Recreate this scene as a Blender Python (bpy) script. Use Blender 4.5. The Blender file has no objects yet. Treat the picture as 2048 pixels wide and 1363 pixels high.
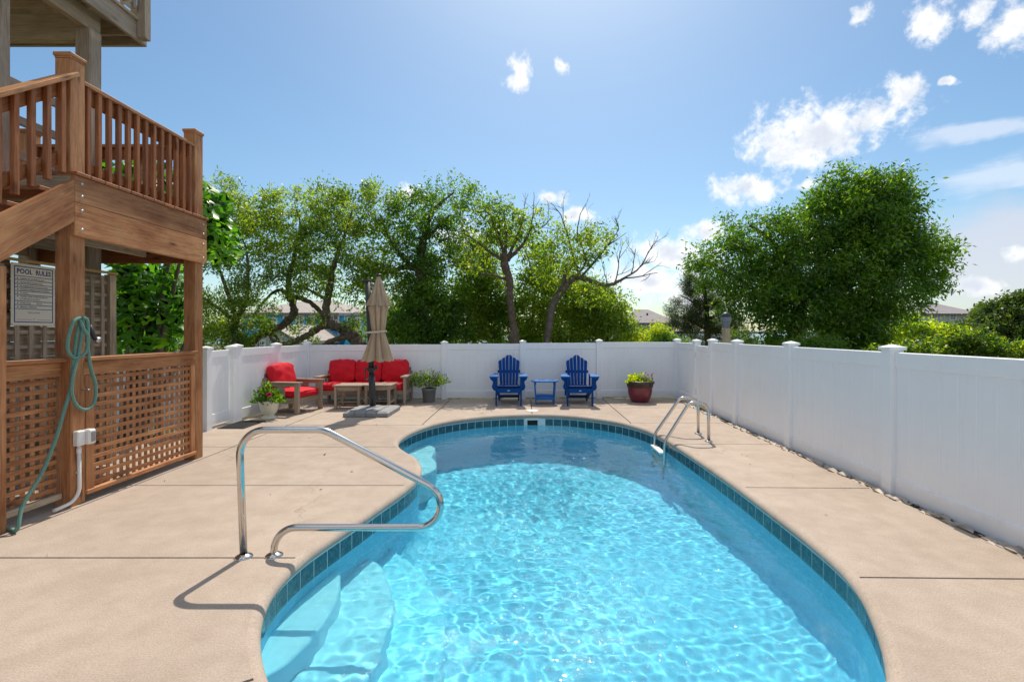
import bpy, bmesh, math, random
import numpy as np
from mathutils import Vector, Matrix, Quaternion

# ------------------------------------------------------------------ camera, sky, sun, exposure
S = bpy.context.scene
COL = S.collection
R = math.radians
H, F, CX, CY = 1.5, 980.0, 1050.0, 665.0        # eye height and the photograph's perspective (2048 px wide)
cam = bpy.data.cameras.new('camera')
cam_o = bpy.data.objects.new('camera', cam)
COL.objects.link(cam_o)
cam.sensor_width = 36.0
cam.lens = 36.0 * F / 2048.0
cam.shift_x = -(CX - 1024.0) / 2048.0
cam.shift_y = -(681.5 - CY) / 2048.0
cam.clip_start, cam.clip_end = 0.05, 12000.0
cam_o.location = (0, 0, H)
cam_o.rotation_euler = (R(90), 0, 0)
S.camera = cam_o

SUN_EL, SUN_AZ = 55.0, 6.0
world = bpy.data.worlds.new('World')
S.world = world
world.use_nodes = True
SKY_STRENGTH = 0.15
sun = bpy.data.lights.new('sun', 'SUN')
sun.energy = 3.6
sun.angle = R(0.5)
sun.color = (1.0, 0.905, 0.775)
sun.cycles.is_caustics_light = True
sun_o = bpy.data.objects.new('sun', sun)
COL.objects.link(sun_o)
sv = Vector((math.sin(R(SUN_AZ)) * math.cos(R(SUN_EL)), math.cos(R(SUN_AZ)) * math.cos(R(SUN_EL)), math.sin(R(SUN_EL))))
sun_o.rotation_euler = sv.to_track_quat('Z', 'Y').to_euler()
sun_o.location = sv * 60
S.view_settings.view_transform = 'Standard'
S.view_settings.look = 'None'
S.view_settings.exposure = 0.42
S.view_settings.gamma = 1.0
S.view_settings.use_curve_mapping = False
S.cycles.use_denoising = True
S.cycles.max_bounces = 10
S.cycles.transmission_bounces = 8
S.cycles.transparent_max_bounces = 8
S.cycles.sample_clamp_indirect = 6.0

rnd = random.Random(7)
rng = np.random.default_rng(11)


def sky_angles(px, py):
    az = math.atan2(px - CX, F)
    el = math.atan2(CY - py, math.hypot(px - CX, F))
    return az, el


def build_world():
    nt = world.node_tree
    N, L = nt.nodes, nt.links
    bg = N['Background']
    bg.inputs[1].default_value = SKY_STRENGTH
    sk = N.new('ShaderNodeTexSky')
    sk.sky_type = 'NISHITA'
    sk.sun_disc = False
    sk.sun_elevation = R(SUN_EL)
    sk.sun_rotation = R(SUN_AZ)
    sk.air_density = 1.0
    sk.dust_density = 0.9
    sk.ozone_density = 1.6
    hs = N.new('ShaderNodeHueSaturation')
    hs.inputs['Saturation'].default_value = 1.14
    hs.inputs['Value'].default_value = 0.655
    L.new(sk.outputs[0], hs.inputs['Color'])
    tc = N.new('ShaderNodeTexCoord')
    sep = N.new('ShaderNodeSeparateXYZ')
    L.new(tc.outputs['Generated'], sep.inputs[0])

    def math_(op, a, b=None, c=None, clamp=False):
        n = N.new('ShaderNodeMath')
        n.operation = op
        n.use_clamp = clamp
        for i, v in enumerate((a, b, c)):
            if v is None:
                continue
            if isinstance(v, (int, float)):
                n.inputs[i].default_value = v
            else:
                L.new(v, n.inputs[i])
        return n.outputs[0]

    az = math_('ARCTAN2', sep.outputs[0], sep.outputs[1])
    el = math_('ARCSINE', sep.outputs[2])
    cmb = N.new('ShaderNodeCombineXYZ')
    L.new(az, cmb.inputs[0])
    L.new(el, cmb.inputs[1])

    def vmath(op, a, b):
        n = N.new('ShaderNodeVectorMath')
        n.operation = op
        for i, v in enumerate((a, b)):
            if v is None:
                continue
            if isinstance(v, tuple):
                n.inputs[i].default_value = v
            else:
                L.new(v, n.inputs[i])
        return n

    def noise(vec, scale, detail, rough=0.6, dist=0.0):
        n = N.new('ShaderNodeTexNoise')
        n.inputs['Scale'].default_value = scale
        n.inputs['Detail'].default_value = detail
        n.inputs['Roughness'].default_value = rough
        n.inputs['Distortion'].default_value = dist
        L.new(vec, n.inputs['Vector'])
        return n

    def ellipses(items, warp_=0.055):
        acc = None
        wn = N.new('ShaderNodeTexNoise')
        wn.inputs['Scale'].default_value = 16.0
        wn.inputs['Detail'].default_value = 4
        L.new(cmb.outputs[0], wn.inputs['Vector'])
        wv = vmath('SUBTRACT', wn.outputs['Color'], (0.5, 0.5, 0.5))
        wv = vmath('MULTIPLY', wv.outputs[0], (warp_, warp_ * 0.8, 0))
        wc = vmath('ADD', cmb.outputs[0], wv.outputs[0])
        for (px, py, rx, ry) in items:
            a, e = sky_angles(px, py)
            k = math.cos(a) / F
            s = vmath('SUBTRACT', wc.outputs[0], (a, e, 0))
            m = vmath('MULTIPLY', s.outputs[0], (1 / (rx * k * math.cos(a)), 1 / (ry * k), 0))
            ln = vmath('LENGTH', m.outputs[0], None)
            f = math_('SUBTRACT', 1.0, ln.outputs['Value'])
            acc = f if acc is None else math_('MAXIMUM', acc, f)
        return acc

    def smooth(x, lo, hi):
        n = N.new('ShaderNodeMapRange')
        n.interpolation_type = 'SMOOTHSTEP'
        n.inputs['From Min'].default_value = lo
        n.inputs['From Max'].default_value = hi
        L.new(x, n.inputs['Value'])
        return n.outputs[0]

    def mix(fac, a, b):
        n = N.new('ShaderNodeMix')
        n.data_type = 'RGBA'
        if isinstance(fac, (int, float)):
            n.inputs['Factor'].default_value = fac
        else:
            L.new(fac, n.inputs['Factor'])
        for key, v in (('A', a), ('B', b)):
            sock = [s for s in n.inputs if s.name == key and s.type == 'RGBA'][0]
            if isinstance(v, tuple):
                sock.default_value = (*v, 1)
            else:
                L.new(v, sock)
        return [s for s in n.outputs if s.type == 'RGBA'][0]

    K = 5.7   # radiance of sunlit cloud in the sky texture's units
    warp = noise(cmb.outputs[0], 9.0, 5, 0.6)
    fb = noise(cmb.outputs[0], 26.0, 8, 0.62, 0.3)
    fine = math_('ADD', math_('MULTIPLY', math_('SUBTRACT', fb.outputs['Fac'], 0.5), 1.9),
                 math_('ADD', math_('MULTIPLY', math_('SUBTRACT', warp.outputs['Fac'], 0.5), 0.9), math_('MULTIPLY', math_('SUBTRACT', noise(cmb.outputs[0], 85.0, 5, 0.6, 0.5).outputs['Fac'], 0.5), 0.7)))
    cum = ellipses([(1650, 262, 185, 70), (1560, 285, 95, 62), (1735, 240, 95, 52), (1810, 182, 52, 40),
                    (1495, 377, 92, 42), (1040, 152, 38, 36), (1120, 132, 16, 16), (1862, 48, 55, 48), (2035, 45, 85, 62),
                    (1950, 22, 40, 32), (1722, 26, 28, 20), (1895, 170, 22, 11), (1105, 392, 42, 20), (1150, 428, 42, 22),
                    (1410, 467, 62, 30), (1345, 510, 120, 45), (1300, 560, 150, 50), (1620, 372, 40, 18),
                    (920, 470, 70, 38), (820, 388, 38, 20), (1390, 600, 150, 30), (1950, 575, 80, 24), (2040, 505, 42, 20)])
    # unseen, denser cloud added outside the view as neutral fill for the shaded sides
    rest = noise(tc.outputs['Generated'], 3.4, 8, 0.58, 0.3)
    absaz = math_('ABSOLUTE', az)
    away = math_('MAXIMUM', smooth(absaz, 0.86, 1.15), smooth(el, 0.66, 0.9))
    restf = math_('SUBTRACT', math_('MULTIPLY', math_('ADD', math_('MULTIPLY', math_('SUBTRACT', rest.outputs['Fac'], 0.5), 5.0), 1.25), away), 1.0)
    cum = math_('MAXIMUM', cum, restf)
    dens = smooth(math_('ADD', cum, fine), 0.0, 0.78)
    # modelling inside the clouds: thicker parts turn blue grey
    mod = noise(cmb.outputs[0], 17.0, 6, 0.55, 0.2)
    shade = smooth(math_('ADD', math_('MULTIPLY', cum, 0.30), math_('MULTIPLY', mod.outputs['Fac'], 1.0)), 0.56, 0.92)
    ccol = mix(shade, (1.0 * K, 1.0 * K, 1.0 * K), (0.66 * K, 0.71 * K, 0.80 * K))
    # thin high cloud: streaks and a pale veil low on the right
    st = vmath('MULTIPLY', cmb.outputs[0], (1.0, 6.0, 1.0))
    stn = noise(st.outputs[0], 7.0, 6, 0.6, 0.4)
    streak = ellipses([(1960, 264, 190, 26), (2030, 345, 230, 40)])
    sdens = math_('MULTIPLY', smooth(math_('ADD', streak, math_('MULTIPLY', math_('SUBTRACT', stn.outputs['Fac'], 0.5), 1.2)), 0.0, 0.7), 0.5)
    veil = ellipses([(2000, 520, 330, 150), (2500, 470, 700, 170), (4200, 400, 5200, 600)])
    vdens = math_('MULTIPLY', smooth(math_('ADD', veil, math_('MULTIPLY', math_('SUBTRACT', stn.outputs['Fac'], 0.5), 0.6)), 0.0, 0.6), 0.74)
    tint = N.new('ShaderNodeMix')
    tint.data_type = 'RGBA'
    tint.blend_type = 'MULTIPLY'
    tint.inputs['Factor'].default_value = 1.0
    ts = [x for x in tint.inputs if x.type == 'RGBA']
    L.new(hs.outputs[0], ts[0])
    ts[1].default_value = (0.90, 1.015, 0.99, 1)
    skyc = [x for x in tint.outputs if x.type == 'RGBA'][0]
    c = mix(vdens, skyc, (0.66 * K, 0.66 * K, 0.74 * K))
    c = mix(sdens, c, (0.85 * K, 0.88 * K, 0.95 * K))
    c = mix(dens, c, ccol)
    L.new(c, bg.inputs[0])


build_world()

# ------------------------------------------------------------------ small helpers
W = {}
I4 = Matrix.Identity(4)


def T(x, y=None, z=None):
    return Matrix.Translation(Vector(x) if y is None else Vector((x, y, z)))


def RZ(a):
    return Matrix.Rotation(R(a), 4, 'Z')


def put(o, parent=None, M=None):
    M = I4.copy() if M is None else M
    COL.objects.link(o)
    if parent is not None:
        o.parent = parent
        o.matrix_parent_inverse = W[parent].inverted()
    o.matrix_basis = M
    W[o] = M.copy()
    return o


def tag(o, label=None, cat=None, group=None, kind=None):
    for k, v in (('label', label), ('category', cat), ('group', group), ('kind', kind)):
        if v:
            o[k] = v
    return o


def thing(name, label, cat, loc=(0, 0, 0), group=None):
    o = bpy.data.objects.new(name, None)
    o.empty_display_size = 0.2
    put(o, None, T(loc))
    return tag(o, label, cat, group)


def move(o, M):
    """re-place a finished top-level thing; its children follow"""
    o.matrix_basis = M


def copy_thing(o):
    c = o.copy()
    COL.objects.link(c)
    def rec(src, dst):
        for ch in [x for x in src.children]:
            d = ch.copy()
            COL.objects.link(d)
            d.parent = dst
            rec(ch, d)
    rec(o, c)
    return c


def G(px, py, z=0.0):
    y = (H - z) * F / (py - CY)
    return Vector(((px - CX) / F * y, y, z))


def P(px, py, Y):
    return Vector(((px - CX) / F * Y, Y, H + (CY - py) / F * Y))


def PX(px, py, X):
    y = X * F / (px - CX)
    return Vector((X, y, H + (CY - py) / F * y))


def spline(pts, n, closed=False):
    pts = [Vector(p) for p in pts]
    m = len(pts)
    out = []
    segs = m if closed else m - 1
    for i in range(segs):
        if closed:
            p0, p1, p2, p3 = pts[i - 1], pts[i], pts[(i + 1) % m], pts[(i + 2) % m]
        else:
            p1, p2 = pts[i], pts[i + 1]
            p0 = pts[i - 1] if i > 0 else p1 * 2 - p2
            p3 = pts[i + 2] if i + 2 < m else p2 * 2 - p1
        for k in range(n):
            t = k / n
            out.append(0.5 * ((2 * p1) + (p2 - p0) * t + (2 * p0 - 5 * p1 + 4 * p2 - p3) * t * t + (3 * p1 - p0 - 3 * p2 + p3) * t ** 3))
    if not closed:
        out.append(pts[-1].copy())
    return out


def fillet(pts, rad, n=8):
    pts = [Vector(p) for p in pts]
    out = [pts[0]]
    for i in range(1, len(pts) - 1):
        a, b, c = pts[i - 1], pts[i], pts[i + 1]
        r = rad[i - 1] if isinstance(rad, (list, tuple)) else rad
        u, v = (a - b).normalized(), (c - b).normalized()
        ang = u.angle(v)
        d = min(r / math.tan(ang / 2), (a - b).length * 0.49, (c - b).length * 0.95)
        rr = d * math.tan(ang / 2)
        cen = b + (u + v).normalized() * (rr / math.sin(ang / 2))
        s, e = b + u * d - cen, b + v * d - cen
        tot = s.angle(e)
        ax = s.cross(e).normalized()
        for k in range(n + 1):
            out.append(cen + Quaternion(ax, tot * k / n) @ s)
    out.append(pts[-1])
    return out


class MB:
    def __init__(self):
        self.v, self.f, self.s = [], [], []

    def add(self, vs, fs, smooth=False):
        n = len(self.v)
        self.v += [tuple(p) for p in vs]
        self.f += [tuple(i + n for i in f) for f in fs]
        self.s += [smooth] * len(fs)
        return self

    def box(self, c, size, b=0.004, M=None):
        hx, hy, hz = size[0] / 2, size[1] / 2, size[2] / 2
        b = min(b, hx * 0.45, hy * 0.45, hz * 0.45)
        vs, ix = [], {}
        for sx in (-1, 1):
            for sy in (-1, 1):
                for sz in (-1, 1):
                    for a, p in enumerate(((sx * hx, sy * (hy - b), sz * (hz - b)), (sx * (hx - b), sy * hy, sz * (hz - b)), (sx * (hx - b), sy * (hy - b), sz * hz))):
                        ix[(sx, sy, sz, a)] = len(vs)
                        vs.append(Vector(p))
        fs = []
        for s in (-1, 1):
            fs.append(tuple(ix[(s, a, c_, 0)] for a, c_ in ((-1, -1), (1, -1), (1, 1), (-1, 1))))
            fs.append(tuple(ix[(a, s, c_, 1)] for a, c_ in ((-1, -1), (1, -1), (1, 1), (-1, 1))))
            fs.append(tuple(ix[(a, c_, s, 2)] for a, c_ in ((-1, -1), (1, -1), (1, 1), (-1, 1))))
        for a in (-1, 1):
            for c_ in (-1, 1):
                fs.append((ix[(a, c_, -1, 0)], ix[(a, c_, 1, 0)], ix[(a, c_, 1, 1)], ix[(a, c_, -1, 1)]))
                fs.append((ix[(a, -1, c_, 0)], ix[(a, 1, c_, 0)], ix[(a, 1, c_, 2)], ix[(a, -1, c_, 2)]))
                fs.append((ix[(-1, a, c_, 1)], ix[(1, a, c_, 1)], ix[(1, a, c_, 2)], ix[(-1, a, c_, 2)]))
        for sx in (-1, 1):
            for sy in (-1, 1):
                for sz in (-1, 1):
                    fs.append(tuple(ix[(sx, sy, sz, a)] for a in range(3)))
        c = Vector(c)
        vs = [(M @ p if M is not None else p) + c for p in vs]
        return self.add(vs, fs)

    def bar(self, a, b, th, h, up=(0, 0, 1), bev=0.004):
        a, b = Vector(a), Vector(b)
        x = (b - a).normalized()
        y = Vector(up).cross(x).normalized()
        z = x.cross(y)
        M = Matrix((x, y, z)).transposed()
        return self.box((a + b) / 2, ((b - a).length, th, h), bev, M)

    def tube(self, path, rad, seg=12, smooth=True, cap=True):
        path = [Vector(p) for p in path]
        n = len(path)
        rs = rad if isinstance(rad, (list, tuple)) else [rad] * n
        vs, fs = [], []
        t0 = (path[1] - path[0]).normalized()
        nrm = t0.orthogonal().normalized()
        for i in range(n):
            t = (path[min(i + 1, n - 1)] - path[max(i - 1, 0)])
            if t.length < 1e-9:
                t = t0
            t = t.normalized()
            nrm = (nrm - t * nrm.dot(t))
            nrm = nrm.normalized() if nrm.length > 1e-6 else t.orthogonal().normalized()
            bn = t.cross(nrm)
            for k in range(seg):
                an = 2 * math.pi * k / seg
                vs.append(path[i] + (nrm * math.cos(an) + bn * math.sin(an)) * rs[i])
        for i in range(n - 1):
            for k in range(seg):
                k2 = (k + 1) % seg
                fs.append((i * seg + k, i * seg + k2, (i + 1) * seg + k2, (i + 1) * seg + k))
        self.add(vs, fs, smooth)
        if cap:
            self.add([vs[k] for k in range(seg)], [tuple(range(seg))])
            self.add([vs[(n - 1) * seg + k] for k in range(seg)], [tuple(range(seg))])
        return self

    def lathe(self, prof, c=(0, 0, 0), seg=32, smooth=True):
        c = Vector(c)
        vs, fs = [], []
        n = len(prof)
        for (r, z) in prof:
            for k in range(seg):
                an = 2 * math.pi * k / seg
                vs.append(c + Vector((max(r, 1e-4) * math.cos(an), max(r, 1e-4) * math.sin(an), z)))
        for i in range(n - 1):
            for k in range(seg):
                k2 = (k + 1) % seg
                fs.append((i * seg + k, i * seg + k2, (i + 1) * seg + k2, (i + 1) * seg + k))
        return self.add(vs, fs, smooth)

    def prism(self, poly, d0, d1, M=None, smooth=False):
        """poly in local xy extruded along local z from d0 to d1"""
        n = len(poly)
        vs = [Vector((p[0], p[1], d0)) for p in poly] + [Vector((p[0], p[1], d1)) for p in poly]
        if M is not None:
            vs = [M @ v for v in vs]
        fs = [tuple(range(n)), tuple(range(2 * n - 1, n - 1, -1))]
        fs += [(i, (i + 1) % n, n + (i + 1) % n, n + i) for i in range(n)]
        return self.add(vs, fs, smooth)

    def mesh(self, name, mat, recalc=True):
        me = bpy.data.meshes.new(name)
        me.from_pydata(self.v, [], self.f)
        me.polygons.foreach_set('use_smooth', self.s)
        if recalc:
            bm = bmesh.new()
            bm.from_mesh(me)
            bmesh.ops.remove_doubles(bm, verts=bm.verts, dist=1e-5)
            bmesh.ops.recalc_face_normals(bm, faces=bm.faces)
            bm.to_mesh(me)
            bm.free()
        if mat is not None:
            me.materials.append(mat)
        me.update()
        return me

    def build(self, name, mat, parent=None, M=None, recalc=True):
        return put(bpy.data.objects.new(name, self.mesh(name, mat, recalc)), parent, M)


_cache = {}


def board(name, parent, a, b, th, h, mat, up=(0, 0, 1), bev=0.004):
    """a sawn board from a to b: grain runs along its own x axis; alike boards share one mesh"""
    a, b = Vector(a), Vector(b)
    ln = (b - a).length
    key = (round(ln, 3), round(th, 4), round(h, 4), round(bev, 4), mat.name)
    if key not in _cache:
        _cache[key] = MB().box((0, 0, 0), (ln, th, h), bev).mesh(name, mat)
    x = (b - a).normalized()
    y = Vector(up).cross(x).normalized()
    z = x.cross(y)
    M = Matrix((x, y, z)).transposed().to_4x4()
    M.translation = (a + b) / 2
    return put(bpy.data.objects.new(name, _cache[key]), parent, M)


def quads_mesh(name, V, mat, smooth=False):
    """V: (n,4,3) separate quads"""
    n = len(V)
    me = bpy.data.meshes.new(name)
    me.vertices.add(n * 4)
    me.vertices.foreach_set('co', V.reshape(-1).astype(np.float32))
    me.loops.add(n * 4)
    me.loops.foreach_set('vertex_index', np.arange(n * 4, dtype=np.int32))
    me.polygons.add(n)
    me.polygons.foreach_set('loop_start', np.arange(0, n * 4, 4, dtype=np.int32))
    me.update(calc_edges=True)
    if mat is not None:
        me.materials.append(mat)
    return me


def grid_mesh(name, V, mat, smooth=True, keep=None, wrap=False):
    """V: (ny,nx,3)"""
    ny, nx = V.shape[:2]
    idx = np.arange(nx * ny).reshape(ny, nx)
    if wrap:
        idx = np.concatenate([idx, idx[:, :1]], 1)
    f = np.stack([idx[:-1, :-1], idx[:-1, 1:], idx[1:, 1:], idx[1:, :-1]], -1).reshape(-1, 4)
    v = V.reshape(-1, 3)
    if keep is not None:
        k = keep.reshape(-1)
        f = f[k[f].any(axis=1)]
        used = np.unique(f)
        remap = np.full(len(v), -1)
        remap[used] = np.arange(len(used))
        f, v = remap[f], v[used]
    me = bpy.data.meshes.new(name)
    me.vertices.add(len(v))
    me.vertices.foreach_set('co', v.ravel().astype(np.float32))
    me.loops.add(f.size)
    me.loops.foreach_set('vertex_index', f.ravel().astype(np.int32))
    me.polygons.add(len(f))
    me.polygons.foreach_set('loop_start', np.arange(0, f.size, 4, dtype=np.int32))
    me.polygons.foreach_set('use_smooth', np.full(len(f), smooth))
    me.update(calc_edges=True)
    if mat is not None:
        me.materials.append(mat)
    return me


# ------------------------------------------------------------------ materials
def new_mat(name):
    m = bpy.data.materials.new(name)
    m.use_nodes = True
    nt = m.node_tree
    return m, nt, nt.nodes['Principled BSDF'], nt.nodes['Material Output']


def ramp(nt, fac, stops):
    r = nt.nodes.new('ShaderNodeValToRGB')
    els = r.color_ramp.elements
    while len(els) < len(stops):
        els.new(0.5)
    for e, (p, c) in zip(els, stops):
        e.position = p
        e.color = (*c, 1)
    nt.links.new(fac, r.inputs[0])
    return r.outputs[0]


def coords(nt, scale=(1, 1, 1), world=False):
    """object coordinates, shifted per object so that alike pieces differ"""
    tc = nt.nodes.new('ShaderNodeTexCoord')
    mp = nt.nodes.new('ShaderNodeMapping')
    mp.inputs['Scale'].default_value = scale
    if world:
        ge = nt.nodes.new('ShaderNodeNewGeometry')
        nt.links.new(ge.outputs['Position'], mp.inputs[0])
        return mp.outputs[0]
    oi = nt.nodes.new('ShaderNodeObjectInfo')
    sc = nt.nodes.new('ShaderNodeVectorMath')
    sc.operation = 'SCALE'
    sc.inputs[0].default_value = (37, 19, 53)
    nt.links.new(oi.outputs['Random'], sc.inputs['Scale'])
    ad = nt.nodes.new('ShaderNodeVectorMath')
    ad.operation = 'ADD'
    nt.links.new(tc.outputs['Object'], ad.inputs[0])
    nt.links.new(sc.outputs[0], ad.inputs[1])
    nt.links.new(ad.outputs[0], mp.inputs[0])
    return mp.outputs[0]


def noise_(nt, vec, scale, detail=4, rough=0.55, dist=0.0):
    n = nt.nodes.new('ShaderNodeTexNoise')
    n.inputs['Scale'].default_value = scale
    n.inputs['Detail'].default_value = detail
    n.inputs['Roughness'].default_value = rough
    n.inputs['Distortion'].default_value = dist
    nt.links.new(vec, n.inputs['Vector'])
    return n.outputs['Fac']


def mixc(nt, fac, a, b, mode='MIX'):
    n = nt.nodes.new('ShaderNodeMix')
    n.data_type = 'RGBA'
    n.blend_type = mode
    if isinstance(fac, (int, float)):
        n.inputs['Factor'].default_value = fac
    else:
        nt.links.new(fac, n.inputs['Factor'])
    for key, v in (('A', a), ('B', b)):
        sock = [s for s in n.inputs if s.name == key and s.type == 'RGBA'][0]
        if isinstance(v, tuple):
            sock.default_value = (*v, 1)
        else:
            nt.links.new(v, sock)
    return [s for s in n.outputs if s.type == 'RGBA'][0]


def bump(nt, height, strength=0.3, dist=0.01):
    b = nt.nodes.new('ShaderNodeBump')
    b.inputs['Strength'].default_value = strength
    b.inputs['Distance'].default_value = dist
    nt.links.new(height, b.inputs['Height'])
    return b.outputs[0]


def plain(name, col, rough=0.5, var=0.12, scale=6.0, metal=0.0, bmp=0.0, bscale=60.0, spec=0.5):
    m, nt, bs, out = new_mat(name)
    v = coords(nt)
    f = noise_(nt, v, scale, 5)
    lo = tuple(max(0, c * (1 - var)) for c in col)
    hi = tuple(min(1, c * (1 + var)) for c in col)
    nt.links.new(ramp(nt, f, [(0.3, lo), (0.7, hi)]), bs.inputs['Base Color'])
    bs.inputs['Roughness'].default_value = rough
    bs.inputs['Metallic'].default_value = metal
    bs.inputs['Specular IOR Level'].default_value = spec
    if bmp:
        nt.links.new(bump(nt, noise_(nt, v, bscale, 4), bmp, 0.005), bs.inputs['Normal'])
    return m


def wood(name, dark, mid, light, rough=0.6, grain=1.0, stain=None, blotch=0.35):
    m, nt, bs, out = new_mat(name)
    v = coords(nt, (1.3, 26, 26))
    g = noise_(nt, v, 2.2 * grain, 6, 0.65, 1.2)
    v3 = coords(nt, (0.8, 90, 90))
    fine = noise_(nt, v3, 3.0, 3, 0.6)
    c = ramp(nt, g, [(0.34, dark), (0.5, mid), (0.68, light)])
    c = mixc(nt, 0.55, c, ramp(nt, fine, [(0.3, (0.35, 0.33, 0.30)), (0.66, (1.08, 1.08, 1.08))]), 'MULTIPLY')
    v2 = coords(nt, (1.2, 2.5, 2.5))
    bl = noise_(nt, v2, 1.6, 4)
    c = mixc(nt, blotch, c, ramp(nt, bl, [(0.3, tuple(x * 1.5 for x in dark)), (0.7, light)]))
    if stain:
        st = noise_(nt, coords(nt, (1, 3, 3)), 3.1, 5, 0.65)
        c = mixc(nt, ramp(nt, st, [(0.56, (0, 0, 0)), (0.74, (0.6, 0.6, 0.6))]), c, stain)
    # knots
    vo = nt.nodes.new('ShaderNodeTexVoronoi')
    vo.inputs['Scale'].default_value = 1.6
    nt.links.new(coords(nt, (0.9, 3.2, 3.2)), vo.inputs['Vector'])
    c = mixc(nt, ramp(nt, vo.outputs['Distance'], [(0.04, (0.8, 0.8, 0.8)), (0.12, (0, 0, 0))]), c, tuple(x * 0.45 for x in dark))
    oi = nt.nodes.new('ShaderNodeObjectInfo')
    br = nt.nodes.new('ShaderNodeHueSaturation')
    mr = nt.nodes.new('ShaderNodeMapRange')
    mr.inputs['To Min'].default_value = 0.82
    mr.inputs['To Max'].default_value = 1.18
    nt.links.new(oi.outputs['Random'], mr.inputs['Value'])
    nt.links.new(mr.outputs[0], br.inputs['Value'])
    nt.links.new(c, br.inputs['Color'])
    nt.links.new(br.outputs[0], bs.inputs['Base Color'])
    bs.inputs['Roughness'].default_value = rough
    bs.inputs['Specular IOR Level'].default_value = 0.3
    nt.links.new(bump(nt, fine, 0.35, 0.003), bs.inputs['Normal'])
    return m


def leaf_mat(name, cols, trans=0.5, rough=0.42, tcol=None):
    m, nt, bs, out = new_mat(name)
    ge = nt.nodes.new('ShaderNodeNewGeometry')
    n = len(cols)
    c = ramp(nt, ge.outputs['Random Per Island'], [(i / max(1, n - 1), k) for i, k in enumerate(cols)])
    # some sprays are younger and yellower, others older and darker
    cn = noise_(nt, coords(nt, world=True), 0.85, 3, 0.6)
    c = mixc(nt, 1.0, c, ramp(nt, cn, [(0.36, (0.60, 0.70, 0.80)), (0.5, (1.0, 1.0, 1.0)), (0.64, (1.55, 1.35, 1.0))]), 'MULTIPLY')
    nt.links.new(c, bs.inputs['Base Color'])
    bs.inputs['Roughness'].default_value = rough
    bs.inputs['Specular IOR Level'].default_value = 0.5
    tr = nt.nodes.new('ShaderNodeBsdfTranslucent')
    tm = mixc(nt, 1.0, c, tcol or (2.1, 2.2, 0.6), 'MULTIPLY')
    nt.links.new(tm, tr.inputs['Color'])
    mx = nt.nodes.new('ShaderNodeMixShader')
    mx.inputs[0].default_value = trans
    nt.links.new(bs.outputs[0], mx.inputs[1])
    nt.links.new(tr.outputs[0], mx.inputs[2])
    nt.links.new(mx.outputs[0], out.inputs[0])
    return m


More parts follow.
